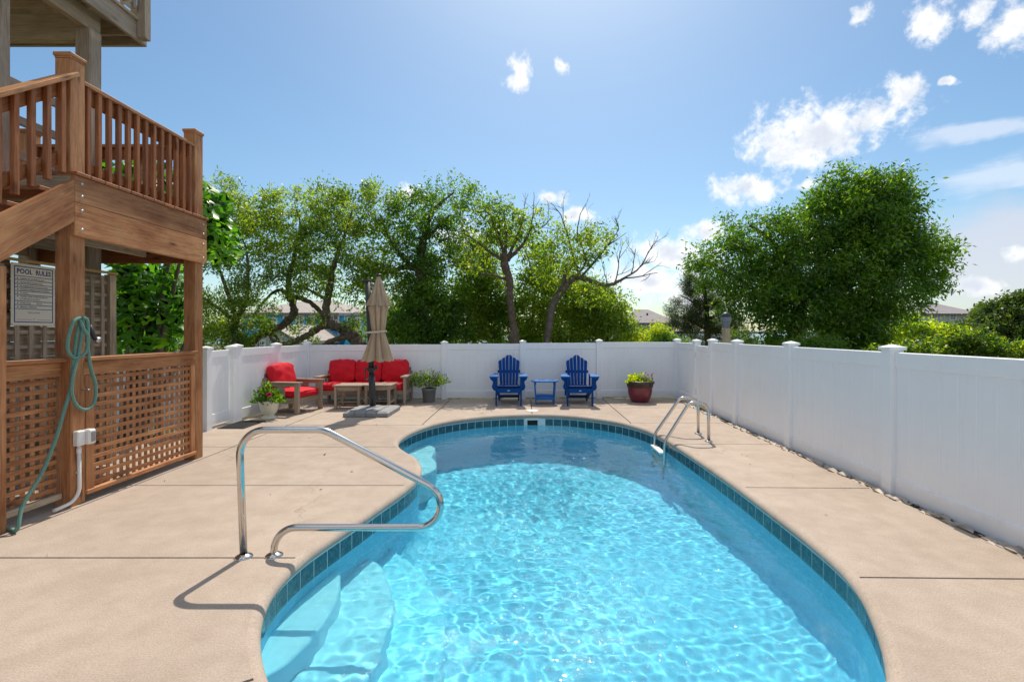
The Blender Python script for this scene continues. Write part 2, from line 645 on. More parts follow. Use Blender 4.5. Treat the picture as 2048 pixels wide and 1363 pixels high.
def make_concrete():
    m, nt, bs, out = new_mat('brushed_concrete')
    v = coords(nt, world=True)
    big = noise_(nt, v, 0.7, 5, 0.6)
    med = noise_(nt, v, 4.5, 6, 0.65)
    vb = coords(nt, (14, 160, 40), world=True)
    brush = noise_(nt, vb, 1.0, 3, 0.6)
    spk = noise_(nt, v, 120, 3, 0.75)
    c = ramp(nt, big, [(0.3, (0.425, 0.35, 0.288)), (0.7, (0.515, 0.43, 0.362))])
    c = mixc(nt, 0.55, c, ramp(nt, med, [(0.3, (0.74, 0.71, 0.68)), (0.62, (1, 1, 1))]), 'MULTIPLY')
    c = mixc(nt, 0.8, c, ramp(nt, spk, [(0.34, (0.70, 0.67, 0.64)), (0.60, (1.06, 1.06, 1.06))]), 'MULTIPLY')
    c = mixc(nt, 0.25, c, ramp(nt, brush, [(0.3, (0.75, 0.75, 0.75)), (0.6, (1, 1, 1))]), 'MULTIPLY')
    oi = nt.nodes.new('ShaderNodeObjectInfo')
    c = mixc(nt, 1.0, c, ramp(nt, oi.outputs['Random'], [(0.0, (0.96, 0.96, 0.955)), (1.0, (1.05, 1.045, 1.04))]), 'MULTIPLY')
    # hairline cracks here and there
    cv_ = nt.nodes.new('ShaderNodeTexVoronoi')
    cv_.feature = 'DISTANCE_TO_EDGE'
    cv_.inputs['Scale'].default_value = 0.42
    dv = nt.nodes.new('ShaderNodeVectorMath')
    dv.operation = 'ADD'
    wn_ = nt.nodes.new('ShaderNodeTexNoise')
    wn_.inputs['Scale'].default_value = 3.0
    wn_.inputs['Detail'].default_value = 5
    nt.links.new(v, wn_.inputs['Vector'])
    ws_ = nt.nodes.new('ShaderNodeVectorMath')
    ws_.operation = 'SCALE'
    ws_.inputs['Scale'].default_value = 0.5
    nt.links.new(wn_.outputs['Color'], ws_.inputs[0])
    nt.links.new(v, dv.inputs[0])
    nt.links.new(ws_.outputs[0], dv.inputs[1])
    nt.links.new(dv.outputs[0], cv_.inputs['Vector'])
    ck = nt.nodes.new('ShaderNodeMath')
    ck.operation = 'MULTIPLY'
    nt.links.new(ramp(nt, cv_.outputs['Distance'], [(0.0, (0.5, 0.5, 0.5)), (0.0035, (0, 0, 0))]), ck.inputs[0])
    nt.links.new(ramp(nt, noise_(nt, v, 0.55, 2), [(0.5, (0, 0, 0)), (0.6, (1, 1, 1))]), ck.inputs[1])
    c = mixc(nt, ck.outputs[0], c, (0.22, 0.17, 0.13))
    # small dark spots and rusty marks
    vo = nt.nodes.new('ShaderNodeTexVoronoi')
    vo.inputs['Scale'].default_value = 2.3
    nt.links.new(v, vo.inputs['Vector'])
    c = mixc(nt, ramp(nt, vo.outputs['Distance'], [(0.0, (0.6, 0.6, 0.6)), (0.035, (0, 0, 0))]), c, (0.2, 0.15, 0.11))
    st = noise_(nt, v, 1.7, 7, 0.7)
    c = mixc(nt, ramp(nt, st, [(0.58, (0, 0, 0)), (0.75, (0.4, 0.4, 0.4))]), c, (0.33, 0.26, 0.20))
    nt.links.new(c, bs.inputs['Base Color'])
    bs.inputs['Roughness'].default_value = 0.85
    bs.inputs['Specular IOR Level'].default_value = 0.25
    add = nt.nodes.new('ShaderNodeMath')
    add.operation = 'ADD'
    nt.links.new(brush, add.inputs[0])
    nt.links.new(spk, add.inputs[1])
    nt.links.new(bump(nt, add.outputs[0], 0.28, 0.004), bs.inputs['Normal'])
    return m


def make_tile():
    m, nt, bs, out = new_mat('glazed_teal_tile')
    v = coords(nt)
    n1 = noise_(nt, v, 28, 6, 0.7, 0.8)
    n2 = noise_(nt, v, 9, 3)
    c = ramp(nt, n1, [(0.32, (0.003, 0.026, 0.045)), (0.5, (0.010, 0.085, 0.115)), (0.66, (0.07, 0.25, 0.27))])
    c = mixc(nt, 0.25, c, ramp(nt, n2, [(0.35, (0.01, 0.06, 0.13)), (0.65, (0.02, 0.13, 0.14))]))
    nt.links.new(c, bs.inputs['Base Color'])
    bs.inputs['Roughness'].default_value = 0.16
    nt.links.new(bump(nt, n1, 0.12, 0.003), bs.inputs['Normal'])
    return m


def make_water():
    m, nt, bs, out = new_mat('pool_water')
    bs.inputs['Base Color'].default_value = (0.34, 0.93, 1.0, 1)
    bs.inputs['Roughness'].default_value = 0.0
    bs.inputs['IOR'].default_value = 1.333
    bs.inputs['Specular IOR Level'].default_value = 0.36
    bs.inputs['Transmission Weight'].default_value = 1.0
    # finer wind ripples than the mesh holds, only in the mirror layer: they catch the sun
    v = coords(nt, (1.0, 1.5, 1.0), world=True)
    mu = nt.nodes.new('ShaderNodeMath')
    mu.operation = 'MULTIPLY'
    nt.links.new(noise_(nt, v, 26.0, 2, 0.5, 0.6), mu.inputs[0])
    nt.links.new(ramp(nt, noise_(nt, v, 1.1, 3, 0.6), [(0.42, (0.25, 0.25, 0.25)), (0.6, (1, 1, 1))]), mu.inputs[1])
    gl = nt.nodes.new('ShaderNodeBsdfGlossy')
    gl.inputs['Roughness'].default_value = 0.045
    nt.links.new(bump(nt, mu.outputs[0], 1.0, 0.02), gl.inputs['Normal'])
    mx = nt.nodes.new('ShaderNodeMixShader')
    mx.inputs[0].default_value = 0.035
    nt.links.new(bs.outputs[0], mx.inputs[1])
    nt.links.new(gl.outputs[0], mx.inputs[2])
    nt.links.new(mx.outputs[0], out.inputs[0])
    return m


def make_bay():
    m, nt, bs, out = new_mat('bay_water')
    bs.inputs['Base Color'].default_value = (0.10, 0.13, 0.15, 1)
    bs.inputs['Roughness'].default_value = 0.25
    v = coords(nt, (0.05, 0.6, 1), world=True)
    nt.links.new(bump(nt, noise_(nt, v, 1.0, 5), 0.6, 0.6), bs.inputs['Normal'])
    return m


def make_ground():
    m, nt, bs, out = new_mat('sandy_grass_soil')
    v = coords(nt, world=True)
    n1 = noise_(nt, v, 0.5, 6, 0.6)
    n2 = noise_(nt, v, 14, 5, 0.65)
    c = ramp(nt, n1, [(0.35, (0.07, 0.09, 0.03)), (0.55, (0.11, 0.12, 0.045)), (0.75, (0.24, 0.20, 0.13))])
    c = mixc(nt, 0.6, c, ramp(nt, n2, [(0.3, (0.4, 0.4, 0.4)), (0.7, (1.1, 1.1, 1.1))]), 'MULTIPLY')
    nt.links.new(c, bs.inputs['Base Color'])
    bs.inputs['Roughness'].default_value = 0.95
    nt.links.new(bump(nt, n2, 0.6, 0.03), bs.inputs['Normal'])
    return m


def make_vinyl():
    m, nt, bs, out = new_mat('white_vinyl')
    v = coords(nt, world=True)
    a = noise_(nt, v, 1.3, 5, 0.6)
    s = noise_(nt, coords(nt, (22, 22, 1.5), world=True), 1.0, 4, 0.6)
    c = ramp(nt, a, [(0.3, (0.86, 0.88, 0.91)), (0.7, (0.905, 0.92, 0.945))])
    c = mixc(nt, ramp(nt, s, [(0.6, (0, 0, 0)), (0.85, (0.22, 0.22, 0.22))]), c, (0.55, 0.53, 0.49))
    # splashed dirt near the ground has its own ragged edge
    sp = nt.nodes.new('ShaderNodeSeparateXYZ')
    ge = nt.nodes.new('ShaderNodeNewGeometry')
    nt.links.new(ge.outputs['Position'], sp.inputs[0])
    d = noise_(nt, v, 9, 5, 0.7)
    ad = nt.nodes.new('ShaderNodeMath')
    ad.operation = 'MULTIPLY_ADD'
    nt.links.new(d, ad.inputs[0])
    ad.inputs[1].default_value = -0.2
    nt.links.new(sp.outputs[2], ad.inputs[2])
    c = mixc(nt, ramp(nt, ad.outputs[0], [(0.0, (0.16, 0.16, 0.16)), (0.06, (0, 0, 0))]), c, (0.5, 0.44, 0.36))
    nt.links.new(c, bs.inputs['Base Color'])
    bs.inputs['Roughness'].default_value = 0.38
    return m


def make_liner():
    m, nt, bs, out = new_mat('pool_liner')
    v = coords(nt, world=True)
    a = noise_(nt, v, 22, 5, 0.7, 0.6)
    c = ramp(nt, a, [(0.35, (0.28, 0.61, 0.80)), (0.65, (0.50, 0.73, 0.86))])
    nt.links.new(c, bs.inputs['Base Color'])
    bs.inputs['Roughness'].default_value = 0.6
    bs.inputs['Specular IOR Level'].default_value = 0.2
    return m


def make_shingle(name, c0, c1):
    m, nt, bs, out = new_mat(name)
    br = nt.nodes.new('ShaderNodeTexBrick')
    br.inputs['Scale'].default_value = 1.0
    br.inputs['Brick Width'].default_value = 0.5
    br.inputs['Row Height'].default_value = 0.2
    br.inputs['Mortar Size'].default_value = 0.012
    br.inputs['Color1'].default_value = (*c0, 1)
    br.inputs['Color2'].default_value = (*c1, 1)
    br.inputs['Mortar'].default_value = (*tuple(x * 0.5 for x in c0), 1)
    nt.links.new(coords(nt, world=True), br.inputs['Vector'])
    nt.links.new(br.outputs['Color'], bs.inputs['Base Color'])
    bs.inputs['Roughness'].default_value = 0.9
    return m


M_CONC = make_concrete()
M_TILE = make_tile()
M_WATER = make_water()
M_BAY = make_bay()
M_GROUND = make_ground()
M_VINYL = make_vinyl()
M_LINER = make_liner()
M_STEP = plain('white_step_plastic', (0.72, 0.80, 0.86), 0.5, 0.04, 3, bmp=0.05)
M_STEP1 = plain('step_plastic_mid_depth_tint', (0.60, 0.76, 0.85), 0.5, 0.04, 3)  # same plastic as the top step; light lost in the water put into its colour
M_STEP2 = plain('step_plastic_deep_tint', (0.44, 0.78, 0.92), 0.5, 0.04, 3)  # same plastic again, with the deeper water's light loss painted in as blue
M_TRACK = plain('white_liner_track', (0.62, 0.72, 0.74), 0.4, 0.08)
M_WOOD = wood('brown_stained_wood', (0.13, 0.040, 0.013), (0.44, 0.172, 0.064), (0.68, 0.35, 0.16), 0.55, stain=(0.44, 0.29, 0.13), blotch=0.5)
M_WOOD2 = wood('reddish_stained_wood', (0.14, 0.044, 0.016), (0.31, 0.105, 0.038), (0.45, 0.18, 0.07), 0.55)
M_LATT = wood('lattice_wood', (0.14, 0.044, 0.015), (0.44, 0.172, 0.066), (0.66, 0.34, 0.155), 0.6, blotch=0.45)
M_GREY = wood('weathered_grey_wood', (0.20, 0.15, 0.105), (0.42, 0.335, 0.25), (0.57, 0.48, 0.38), 0.8)
M_GREYB = wood('weathered_tan_wood', (0.22, 0.165, 0.105), (0.44, 0.345, 0.235), (0.60, 0.49, 0.36), 0.8)
M_YELLOW = wood('new_yellow_wood', (0.36, 0.22, 0.08), (0.5, 0.33, 0.14), (0.6, 0.42, 0.2), 0.6)
M_TAUPE = wood('taupe_poly_lumber', (0.30, 0.225, 0.165), (0.39, 0.30, 0.225), (0.46, 0.36, 0.28), 0.5, blotch=0.2)
M_RED = plain('red_canvas', (0.66, 0.016, 0.03), 0.75, 0.14, 5, bmp=0.25, bscale=180, spec=0.2)
M_BLUE = plain('blue_poly_lumber', (0.001, 0.058, 0.26), 0.5, 0.12, 4, bmp=0.06, spec=0.12)
M_BLUE2 = plain('mid_blue_poly_lumber', (0.012, 0.14, 0.46), 0.45, 0.1, 4, bmp=0.06, spec=0.3)
M_CANVAS = plain('beige_canvas', (0.47, 0.35, 0.24), 0.85, 0.1, 4, bmp=0.3, bscale=150, spec=0.15)
M_BLACK = plain('dark_grey_powder_coat', (0.03, 0.033, 0.038), 0.45, 0.15)
M_BASE = plain('grey_plastic_weight', (0.27, 0.27, 0.275), 0.75, 0.14, 9, bmp=0.3, bscale=200)
M_STEEL = plain('stainless_steel', (0.62, 0.60, 0.57), 0.16, 0.06, 3, metal=1.0)
M_URN = plain('cream_plastic_urn', (0.66, 0.63, 0.52), 0.45, 0.07)
M_GPOT = plain('grey_plastic_pot', (0.17, 0.165, 0.165), 0.5, 0.1)
M_MAROON = plain('maroon_glazed_pot', (0.20, 0.035, 0.052), 0.25, 0.2, 7)
M_POTRIM = plain('dark_brown_glaze', (0.055, 0.035, 0.026), 0.35, 0.25, 7)
M_SOIL = plain('potting_soil', (0.035, 0.022, 0.014), 1.0, 0.4, 40, bmp=0.8)
M_WPLAST = plain('white_plastic', (0.74, 0.73, 0.70), 0.45, 0.05)
M_DARK = plain('painted_mouth_shade', (0.012, 0.014, 0.015), 0.8, 0.1)
M_MAT = plain('black_rubber_mat', (0.03, 0.03, 0.031), 0.9, 0.3, 30, bmp=0.8, bscale=80)
M_STONE = plain('river_stone', (0.42, 0.36, 0.30), 0.8, 0.45, 5, bmp=0.2)
M_BARK = plain('grey_brown_bark', (0.12, 0.088, 0.062), 0.95, 0.45, 12, bmp=1.0, bscale=35)
M_BARK2 = plain('dry_grey_bark', (0.13, 0.105, 0.085), 0.95, 0.4, 12, bmp=0.9, bscale=35)
M_SIGN = plain('ivory_sign_face', (0.88, 0.83, 0.70), 0.5, 0.04, 3)
M_NAVY = plain('navy_print', (0.012, 0.055, 0.24), 0.5, 0.05)
M_INK = plain('dark_print', (0.03, 0.04, 0.11), 0.5, 0.05)
M_NAIL = plain('galvanised_bolt', (0.5, 0.5, 0.5), 0.4, 0.1, metal=1.0)
M_BLUEWALL = plain('bright_blue_siding', (0.03, 0.47, 0.80), 0.6, 0.05)
M_PALEWALL = plain('pale_grey_siding', (0.48, 0.50, 0.53), 0.7, 0.06)
M_WHITE = plain('white_trim', (0.78, 0.78, 0.77), 0.5, 0.04)
M_GLASS = plain('dark_window_glass', (0.05, 0.07, 0.085), 0.08, 0.2)
M_SHIN = make_shingle('grey_shingles', (0.27, 0.245, 0.25), (0.33, 0.30, 0.305))
M_SHIN2 = make_shingle('tan_shingles', (0.36, 0.325, 0.29), (0.43, 0.39, 0.35))
M_SHORE = plain('haze_tinted_treeline', (0.10, 0.15, 0.19), 1.0, 0.15, 0.02)  # bluish tone stands in for the haze over the far trees

LF_MID = leaf_mat('mid_green_leaves', [(0.068, 0.128, 0.021), (0.126, 0.214, 0.034), (0.194, 0.289, 0.044), (0.274, 0.332, 0.053)])
LF_DEEP = leaf_mat('deep_green_leaves', [(0.040, 0.104, 0.015), (0.073, 0.163, 0.021), (0.116, 0.227, 0.028), (0.194, 0.299, 0.037)])
LF_OLIVE = leaf_mat('olive_yellow_leaves', [(0.069, 0.129, 0.022), (0.129, 0.224, 0.034), (0.215, 0.301, 0.047), (0.310, 0.327, 0.056)], 0.62)
LF_LIME = leaf_mat('lime_green_leaves', [(0.16, 0.25, 0.022), (0.25, 0.36, 0.028), (0.34, 0.42, 0.032), (0.40, 0.40, 0.045)])
LF_FLECK = leaf_mat('yellow_flecked_leaves', [(0.03, 0.075, 0.014), (0.05, 0.12, 0.018), (0.11, 0.19, 0.024), (0.33, 0.36, 0.03)])
LF_PINE = leaf_mat('dark_pine_needles', [(0.041, 0.066, 0.025), (0.066, 0.097, 0.035), (0.092, 0.122, 0.046)], 0.25)
LF_FIG = leaf_mat('fig_leaves', [(0.045, 0.13, 0.016), (0.08, 0.20, 0.024), (0.13, 0.29, 0.034)], 0.5, 0.4)
LF_OAK = leaf_mat('dark_oak_leaves', [(0.051, 0.092, 0.022), (0.082, 0.133, 0.032), (0.133, 0.184, 0.046)], 0.35)
LF_DRY = leaf_mat('dry_leaf', [(0.16, 0.08, 0.03), (0.24, 0.13, 0.05), (0.12, 0.06, 0.02)], 0.2)
PT_PINK = leaf_mat('pink_petals', [(0.55, 0.02, 0.12), (0.65, 0.05, 0.2)], 0.35, tcol=(1.2, 1, 1))
PT_PALE = leaf_mat('pale_pink_petals', [(0.6, 0.25, 0.3), (0.65, 0.35, 0.42), (0.5, 0.3, 0.5)], 0.35, tcol=(1.2, 1, 1))
PT_CREAM = leaf_mat('cream_petals', [(0.6, 0.5, 0.3), (0.6, 0.38, 0.28), (0.62, 0.55, 0.4)], 0.35, tcol=(1.2, 1, 1))
# ------------------------------------------------------------------ pool outline (deck edge, metres)
OUT = [(0.138, 9.02), (-0.40, 8.92), (-0.93, 8.68), (-1.417, 8.22), (-1.68, 7.62), (-1.765, 7.05), (-1.715, 6.65), (-1.55, 6.30), (-1.31, 5.93),
       (-1.16, 5.52), (-1.105, 5.14), (-1.14, 4.77), (-1.225, 4.36), (-1.33, 3.91), (-1.42, 3.55), (-1.472, 3.28), (-1.484, 3.0),
       (-1.44, 2.737), (-1.31, 2.43), (-1.085, 2.106), (-0.72, 1.74), (-0.2, 1.47), (0.32, 1.40), (0.86, 1.53), (1.25, 1.78), (1.515, 2.06),
       (1.70, 2.33), (1.84, 2.60), (1.945, 2.85), (2.02, 3.15), (2.06, 3.6), (2.075, 4.2), (2.08, 4.9), (2.06, 5.7),
       (2.03, 6.4), (1.985, 7.1), (1.84, 7.75), (1.55, 8.30), (1.10, 8.72), (0.65, 8.95)]


def resample(pts, step):
    pts = [Vector(p) for p in pts] + [Vector(pts[0])]
    d = [0.0]
    for a, b in zip(pts, pts[1:]):
        d.append(d[-1] + (b - a).length)
    n = int(round(d[-1] / step))
    out, j = [], 0
    for i in range(n):
        t = d[-1] * i / n
        while d[j + 1] < t:
            j += 1
        out.append(pts[j].lerp(pts[j + 1], (t - d[j]) / (d[j + 1] - d[j])))
    return out


def offset(pts, k):
    """positive k is outwards"""
    out = []
    n = len(pts)
    for i in range(n):
        t = (pts[(i + 1) % n] - pts[i - 1])
        t.normalize()
        out.append(Vector((pts[i].x + t.y * (-k) * ORI, pts[i].y + t.x * k * ORI, 0)))
    return out


_o = [Vector((x, y, 0)) for x, y in OUT]
area = sum(a.x * b.y - b.x * a.y for a, b in zip(_o, _o[1:] + _o[:1])) / 2
ORI = -1 if area > 0 else 1       # counter-clockwise: outward normal is (ty,-tx)
EDGE = resample(spline(_o, 14, closed=True), 0.0762)     # 2 points per tile
NE = len(EDGE)


def inside(poly, X, Y):
    px = np.array([p.x for p in poly])
    py = np.array([p.y for p in poly])
    res = np.zeros(X.shape, bool)
    j = len(px) - 1
    for i in range(len(px)):
        c = ((py[i] > Y) != (py[j] > Y)) & (X < (px[j] - px[i]) * (Y - py[i]) / (py[j] - py[i] + 1e-12) + px[i])
        res ^= c
        j = i
    return res


def strip_loops(loops):
    """loops: list of rings of equal length -> MB"""
    mb = MB()
    n = len(loops[0])
    vs = [v for lp in loops for v in lp]
    fs = []
    for i in range(len(loops) - 1):
        for k in range(n):
            k2 = (k + 1) % n
            fs.append((i * n + k, i * n + k2, (i + 1) * n + k2, (i + 1) * n + k))
    mb.add(vs, fs, True)
    return mb


def ring(k, z):
    return [Vector((p.x, p.y, z)) for p in offset(EDGE, k)]


# ------------------------------------------------------------------ ground, bay, far shore
WATER_Z = -0.20
gm = MB()
HX0, HX1, HY0, HY1 = -5.25, 3.30, -6.9, 11.1
ZG = -0.055
for (x0, x1, y0, y1) in ((-90, HX0, -60, 70), (HX1, 90, -60, 70), (HX0, HX1, HY1, 70), (HX0, HX1, -60, HY0)):
    gm.add([(x0, y0, ZG), (x1, y0, ZG), (x1, y1, ZG), (x0, y1, ZG)], [(0, 1, 2, 3)])
gm.add([(-90, 70, ZG), (90, 70, ZG), (140, 84, -2.6), (-140, 84, -2.6)], [(0, 1, 2, 3)])
gm.add([(-140, 84, -2.6), (140, 84, -2.6), (3500, 3000, -2.6), (-3500, 3000, -2.6)], [(0, 1, 2, 3)])
gm.add([(-90, -60, ZG), (-90, 70, ZG), (-140, 84, -2.6), (-3500, 3000, -2.6), (-3500, -60, -2.6)], [(0, 1, 2, 3, 4)])
gm.add([(90, -60, ZG), (90, 70, ZG), (140, 84, -2.6), (3500, 3000, -2.6), (3500, -60, -2.6)], [(4, 3, 2, 1, 0)])
g = gm.build('ground', M_GROUND)
tag(g, 'sandy grassy ground around the fenced pool yard', None, None, 'structure')
bw = MB().add([(-3500, 40, -1.5), (3500, 40, -1.5), (3500, 2990, -1.5), (-3500, 2990, -1.5)], [(0, 1, 2, 3)]).build('bay_water', M_BAY)
tag(bw, 'calm silvery bay water far beyond the trees', None, None, 'structure')
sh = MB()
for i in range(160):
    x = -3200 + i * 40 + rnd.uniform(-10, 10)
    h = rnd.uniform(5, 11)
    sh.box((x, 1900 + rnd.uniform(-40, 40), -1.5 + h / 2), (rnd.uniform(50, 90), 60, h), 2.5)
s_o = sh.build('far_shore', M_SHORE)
tag(s_o, 'thin line of the far shore across the bay, coloured blue for haze', None, None, 'structure')

# ------------------------------------------------------------------ pool deck: coping edge and slabs
nose = [(0.060, 0.0), (0.040, -0.0035), (0.022, -0.011), (0.009, -0.023), (0.001, -0.040), (0.002, -0.055), (0.012, -0.066), (0.030, -0.070), (0.075, -0.071)]
deck = strip_loops([ring(k, z) for k, z in nose]).build('pool_deck', M_CONC)
tag(deck, 'tan brushed concrete pool deck with rounded coping edge', None, None, 'structure')

hole = [Vector((p.x, p.y, 0)) for p in offset(EDGE, 0.060)]


def deck_sheet(outer):
    bm = bmesh.new()
    es = []
    for lp in (outer, hole):
        vs = [bm.verts.new(p) for p in lp]
        es += [bm.edges.new((vs[i], vs[(i + 1) % len(vs)])) for i in range(len(vs))]
    bmesh.ops.triangle_fill(bm, use_beauty=True, edges=es, normal=(0, 0, 1))
    return bm


DECK_OUT = [Vector(p) for p in ((-5.2, -6.8, 0), (3.33, -6.8, 0), (3.335, 9.1, 0), (3.40, 11.32, 0), (1.7, 11.16, 0), (-1.8, 11.09, 0), (-4.83, 10.96, 0), (-4.83, 8.3, 0), (-5.2, 8.3, 0))]
base_bm = deck_sheet(DECK_OUT)


def cell(planes):
    """keep the part of the deck on the positive side of every plane (point, normal)"""
    bm = base_bm.copy()
    for (p, n) in planes:
        geom = bm.verts[:] + bm.edges[:] + bm.faces[:]
        bmesh.ops.bisect_plane(bm, geom=geom, plane_co=p, plane_no=n, clear_inner=True, dist=1e-5)
    if not bm.faces:
        bm.free()
        return
    bmesh.ops.recalc_face_normals(bm, faces=bm.faces)
    for f in bm.faces:
        if f.normal.z < 0:
            f.normal_flip()
    # rounded arris along the joints, then the depth of the slab
    bnd = [e for e in bm.edges if e.is_boundary]
    r = bmesh.ops.extrude_edge_only(bm, edges=bnd)
    nv = [v for v in r['geom'] if isinstance(v, bmesh.types.BMVert)]
    for v in nv:
        v.co.z -= 0.10
    me = bpy.data.meshes.new('concrete_slab')
    bm.to_mesh(me)
    bm.free()
    me.materials.append(M_CONC)
    return put(bpy.data.objects.new('concrete_slab', me), deck)


g2 = 0.0085       # half joint


def hi(y, tilt=0.0):
    return ((0, y - g2, 0), (tilt, -1, 0))


def lo(y, tilt=0.0):
    return ((0, y + g2, 0), (-tilt, 1, 0))


def xl(x):
    return ((x + g2, 0, 0), (1, 0, 0))


def xh(x):
    return ((x - g2, 0, 0), (-1, 0, 0))


TL = -0.02
LY = [1.95, 3.27, 4.82, 6.45, 7.98]
XM = 0.3
tl0 = 0.55       # the slanting joint at the lower left
dg = (Vector((-1.12, 2.16, 0)), Vector((0.62, -1.0, 0)).normalized())
# left side
cell([xh(XM), (dg[0] + dg[1] * g2, dg[1])])
cell([xh(XM), (dg[0] - dg[1] * g2, -dg[1]), hi(LY[1])])
for a, b in zip(LY[1:4], LY[2:5]):
    cell([xh(XM), xl(-3.85), lo(a), hi(b)])
    cell([xh(-3.85), lo(a), hi(b)])
# back row
for a, b in ((-9, -3.85), (-3.85, -1.68), (-1.68, 0.13), (0.13, 1.76)):
    pl = [lo(LY[4])]
    if a > -9:
        pl.append(xl(a))
    pl.append(xh(b))
    cell(pl)
cell([xl(1.76), lo(9.8)])
cell([xl(1.76), lo(8.15), hi(9.8)])
# right side
RYS = [3.05, 4.80, 6.6, 8.15]
cell([xl(XM), hi(3.05, TL)])
cell([xl(XM), lo(3.05, TL), hi(4.80, TL)])
cell([xl(XM), lo(4.80, TL), hi(6.6)])
cell([xl(XM), lo(6.6), hi(8.15), ((0, 0, 0), (0, 1, 0))])
# dark bed under the joints
bed = MB()
bb = base_bm.copy()
bb.verts.ensure_lookup_table()
me = bpy.data.meshes.new('joint_bed')
for v in bb.verts:
    v.co.z = -0.022
bb.to_mesh(me)
bb.free()
M_JOINT = plain('joint_filler', (0.06, 0.045, 0.034), 0.95, 0.3, 8)
me.materials.append(M_JOINT)
put(bpy.data.objects.new('joint_bed', me), deck)
base_bm.free()

# ------------------------------------------------------------------ swimming pool


def depth_at(y):
    t = min(1, max(0, (y - 3.2) / 4.5))
    t = t * t * (3 - 2 * t)
    return -(1.12 + 0.62 * t)


rings = [[Vector((p.x, p.y, -0.06)) for p in offset(EDGE, 0.034)]]
prof = [(0.034, 0.3), (0.034, 0.6), (0.034, 0.86), (0.0, 0.94), (-0.07, 0.985), (-0.17, 1.0), (-0.40, 1.0)]
for (k, fr) in prof:
    rings.append([Vector((p.x, p.y, -0.06 + fr * (depth_at(p.y) + 0.06))) for p in offset(EDGE, k)])
pm = strip_loops(rings)
pool = pm.build('swimming_pool', M_LINER)
tag(pool, 'freeform kidney shaped swimming pool with light blue liner', None, None, 'structure')
pool.cycles.is_caustics_receiver = True
# floor as a grid clipped to the last ring
fx, fy = np.linspace(-2, 2.3, 87), np.linspace(1.2, 9.2, 161)
FX, FY = np.meshgrid(fx, fy)
tt = np.clip((FY - 3.2) / 4.5, 0, 1)
FZ = -(1.12 + 0.62 * tt * tt * (3 - 2 * tt))
fl = grid_mesh('pool_floor', np.stack([FX, FY, FZ + 0.0005], -1), M_LINER, keep=inside(offset(EDGE, -0.33), FX, FY))
flo = put(bpy.data.objects.new('pool_floor', fl), pool)
flo.cycles.is_caustics_receiver = True

# liner track and the waterline tiles
tr = strip_loops([ring(0.036, -0.071), ring(0.022, -0.073), ring(0.022, -0.084), ring(0.036, -0.086)])
tr.build('liner_track', M_TRACK, pool)
wall = offset(EDGE, 0.031)
tile_me = {}
SKIM = (0.138, 9.05)
nt_ = 0
grout = strip_loops([ring(0.0285, -0.084), ring(0.0285, -0.238)])
M_GROUT = plain('pale_grout', (0.72, 0.80, 0.82), 0.7, 0.05)
grout.build('tile_grout', M_GROUT, pool)
for i in range(0, NE - 1, 2):
    a, b, c = wall[i], wall[(i + 1) % NE], wall[(i + 2) % NE]
    mid = (a + c) / 2
    if (mid - Vector((SKIM[0], SKIM[1], 0))).length < 0.17:
        continue
    x = (c - a).normalized()
    inn = Vector((-x.y, x.x, 0)) * (1 if area > 0 else -1)     # towards the water
    # three-column curved tile in its own frame
    M = Matrix((x, inn, Vector((0, 0, 1)))).transposed().to_4x4()
    M.translation = mid + Vector((0, 0, -0.161))
    Mi = M.inverted()
    la, lb, lc = Mi @ Vector((a.x, a.y, -0.161)), Mi @ Vector((b.x, b.y, -0.161)), Mi @ Vector((c.x, c.y, -0.161))
    g_ = 0.0045
    xs = [(la.x + g_, la.y), (lb.x, lb.y), (lc.x - g_, lc.y)]
    mb = MB()
    th, hz = 0.006, 0.0735
    vs = []
    for (xx, yy) in xs:
        vs += [(xx, yy - 0.001, -hz), (xx, yy - 0.001, hz), (xx, yy + th * 0.7, hz - 0.002), (xx, yy + th * 0.7, -hz + 0.002)]
    fs = []
    for k in range(2):
        o = k * 4
        fs += [(o + 1, o + 5, o + 6, o + 2), (o + 2, o + 6, o + 7, o + 3), (o + 3, o + 7, o + 4, o)]
    fs += [(0, 1, 2, 3), (8, 9, 10, 11)]
    mb.add(vs, fs)
    mb.build('tile', M_TILE, pool, M)
# skimmer mouth in the far wall
sk = MB()
for (cx_, cz_, w_, h_) in ((-0.115, 0, 0.04, 0.17), (0.115, 0, 0.04, 0.17), (0, 0.065, 0.19, 0.04), (0, -0.075, 0.19, 0.02)):
    sk.box((SKIM[0] + cx_, 9.035, -0.155 + cz_), (w_, 0.03, h_), 0.003)
so = sk.build('skimmer_mouth', M_WPLAST, pool)
MB().box((SKIM[0], 9.047, -0.165), (0.19, 0.012, 0.13), 0.002).build('skimmer_shade_panel', M_DARK, so)  # flat near-black panel paints the shade inside the skimmer mouth
tag(so, 'white framed skimmer opening in the far tile band')


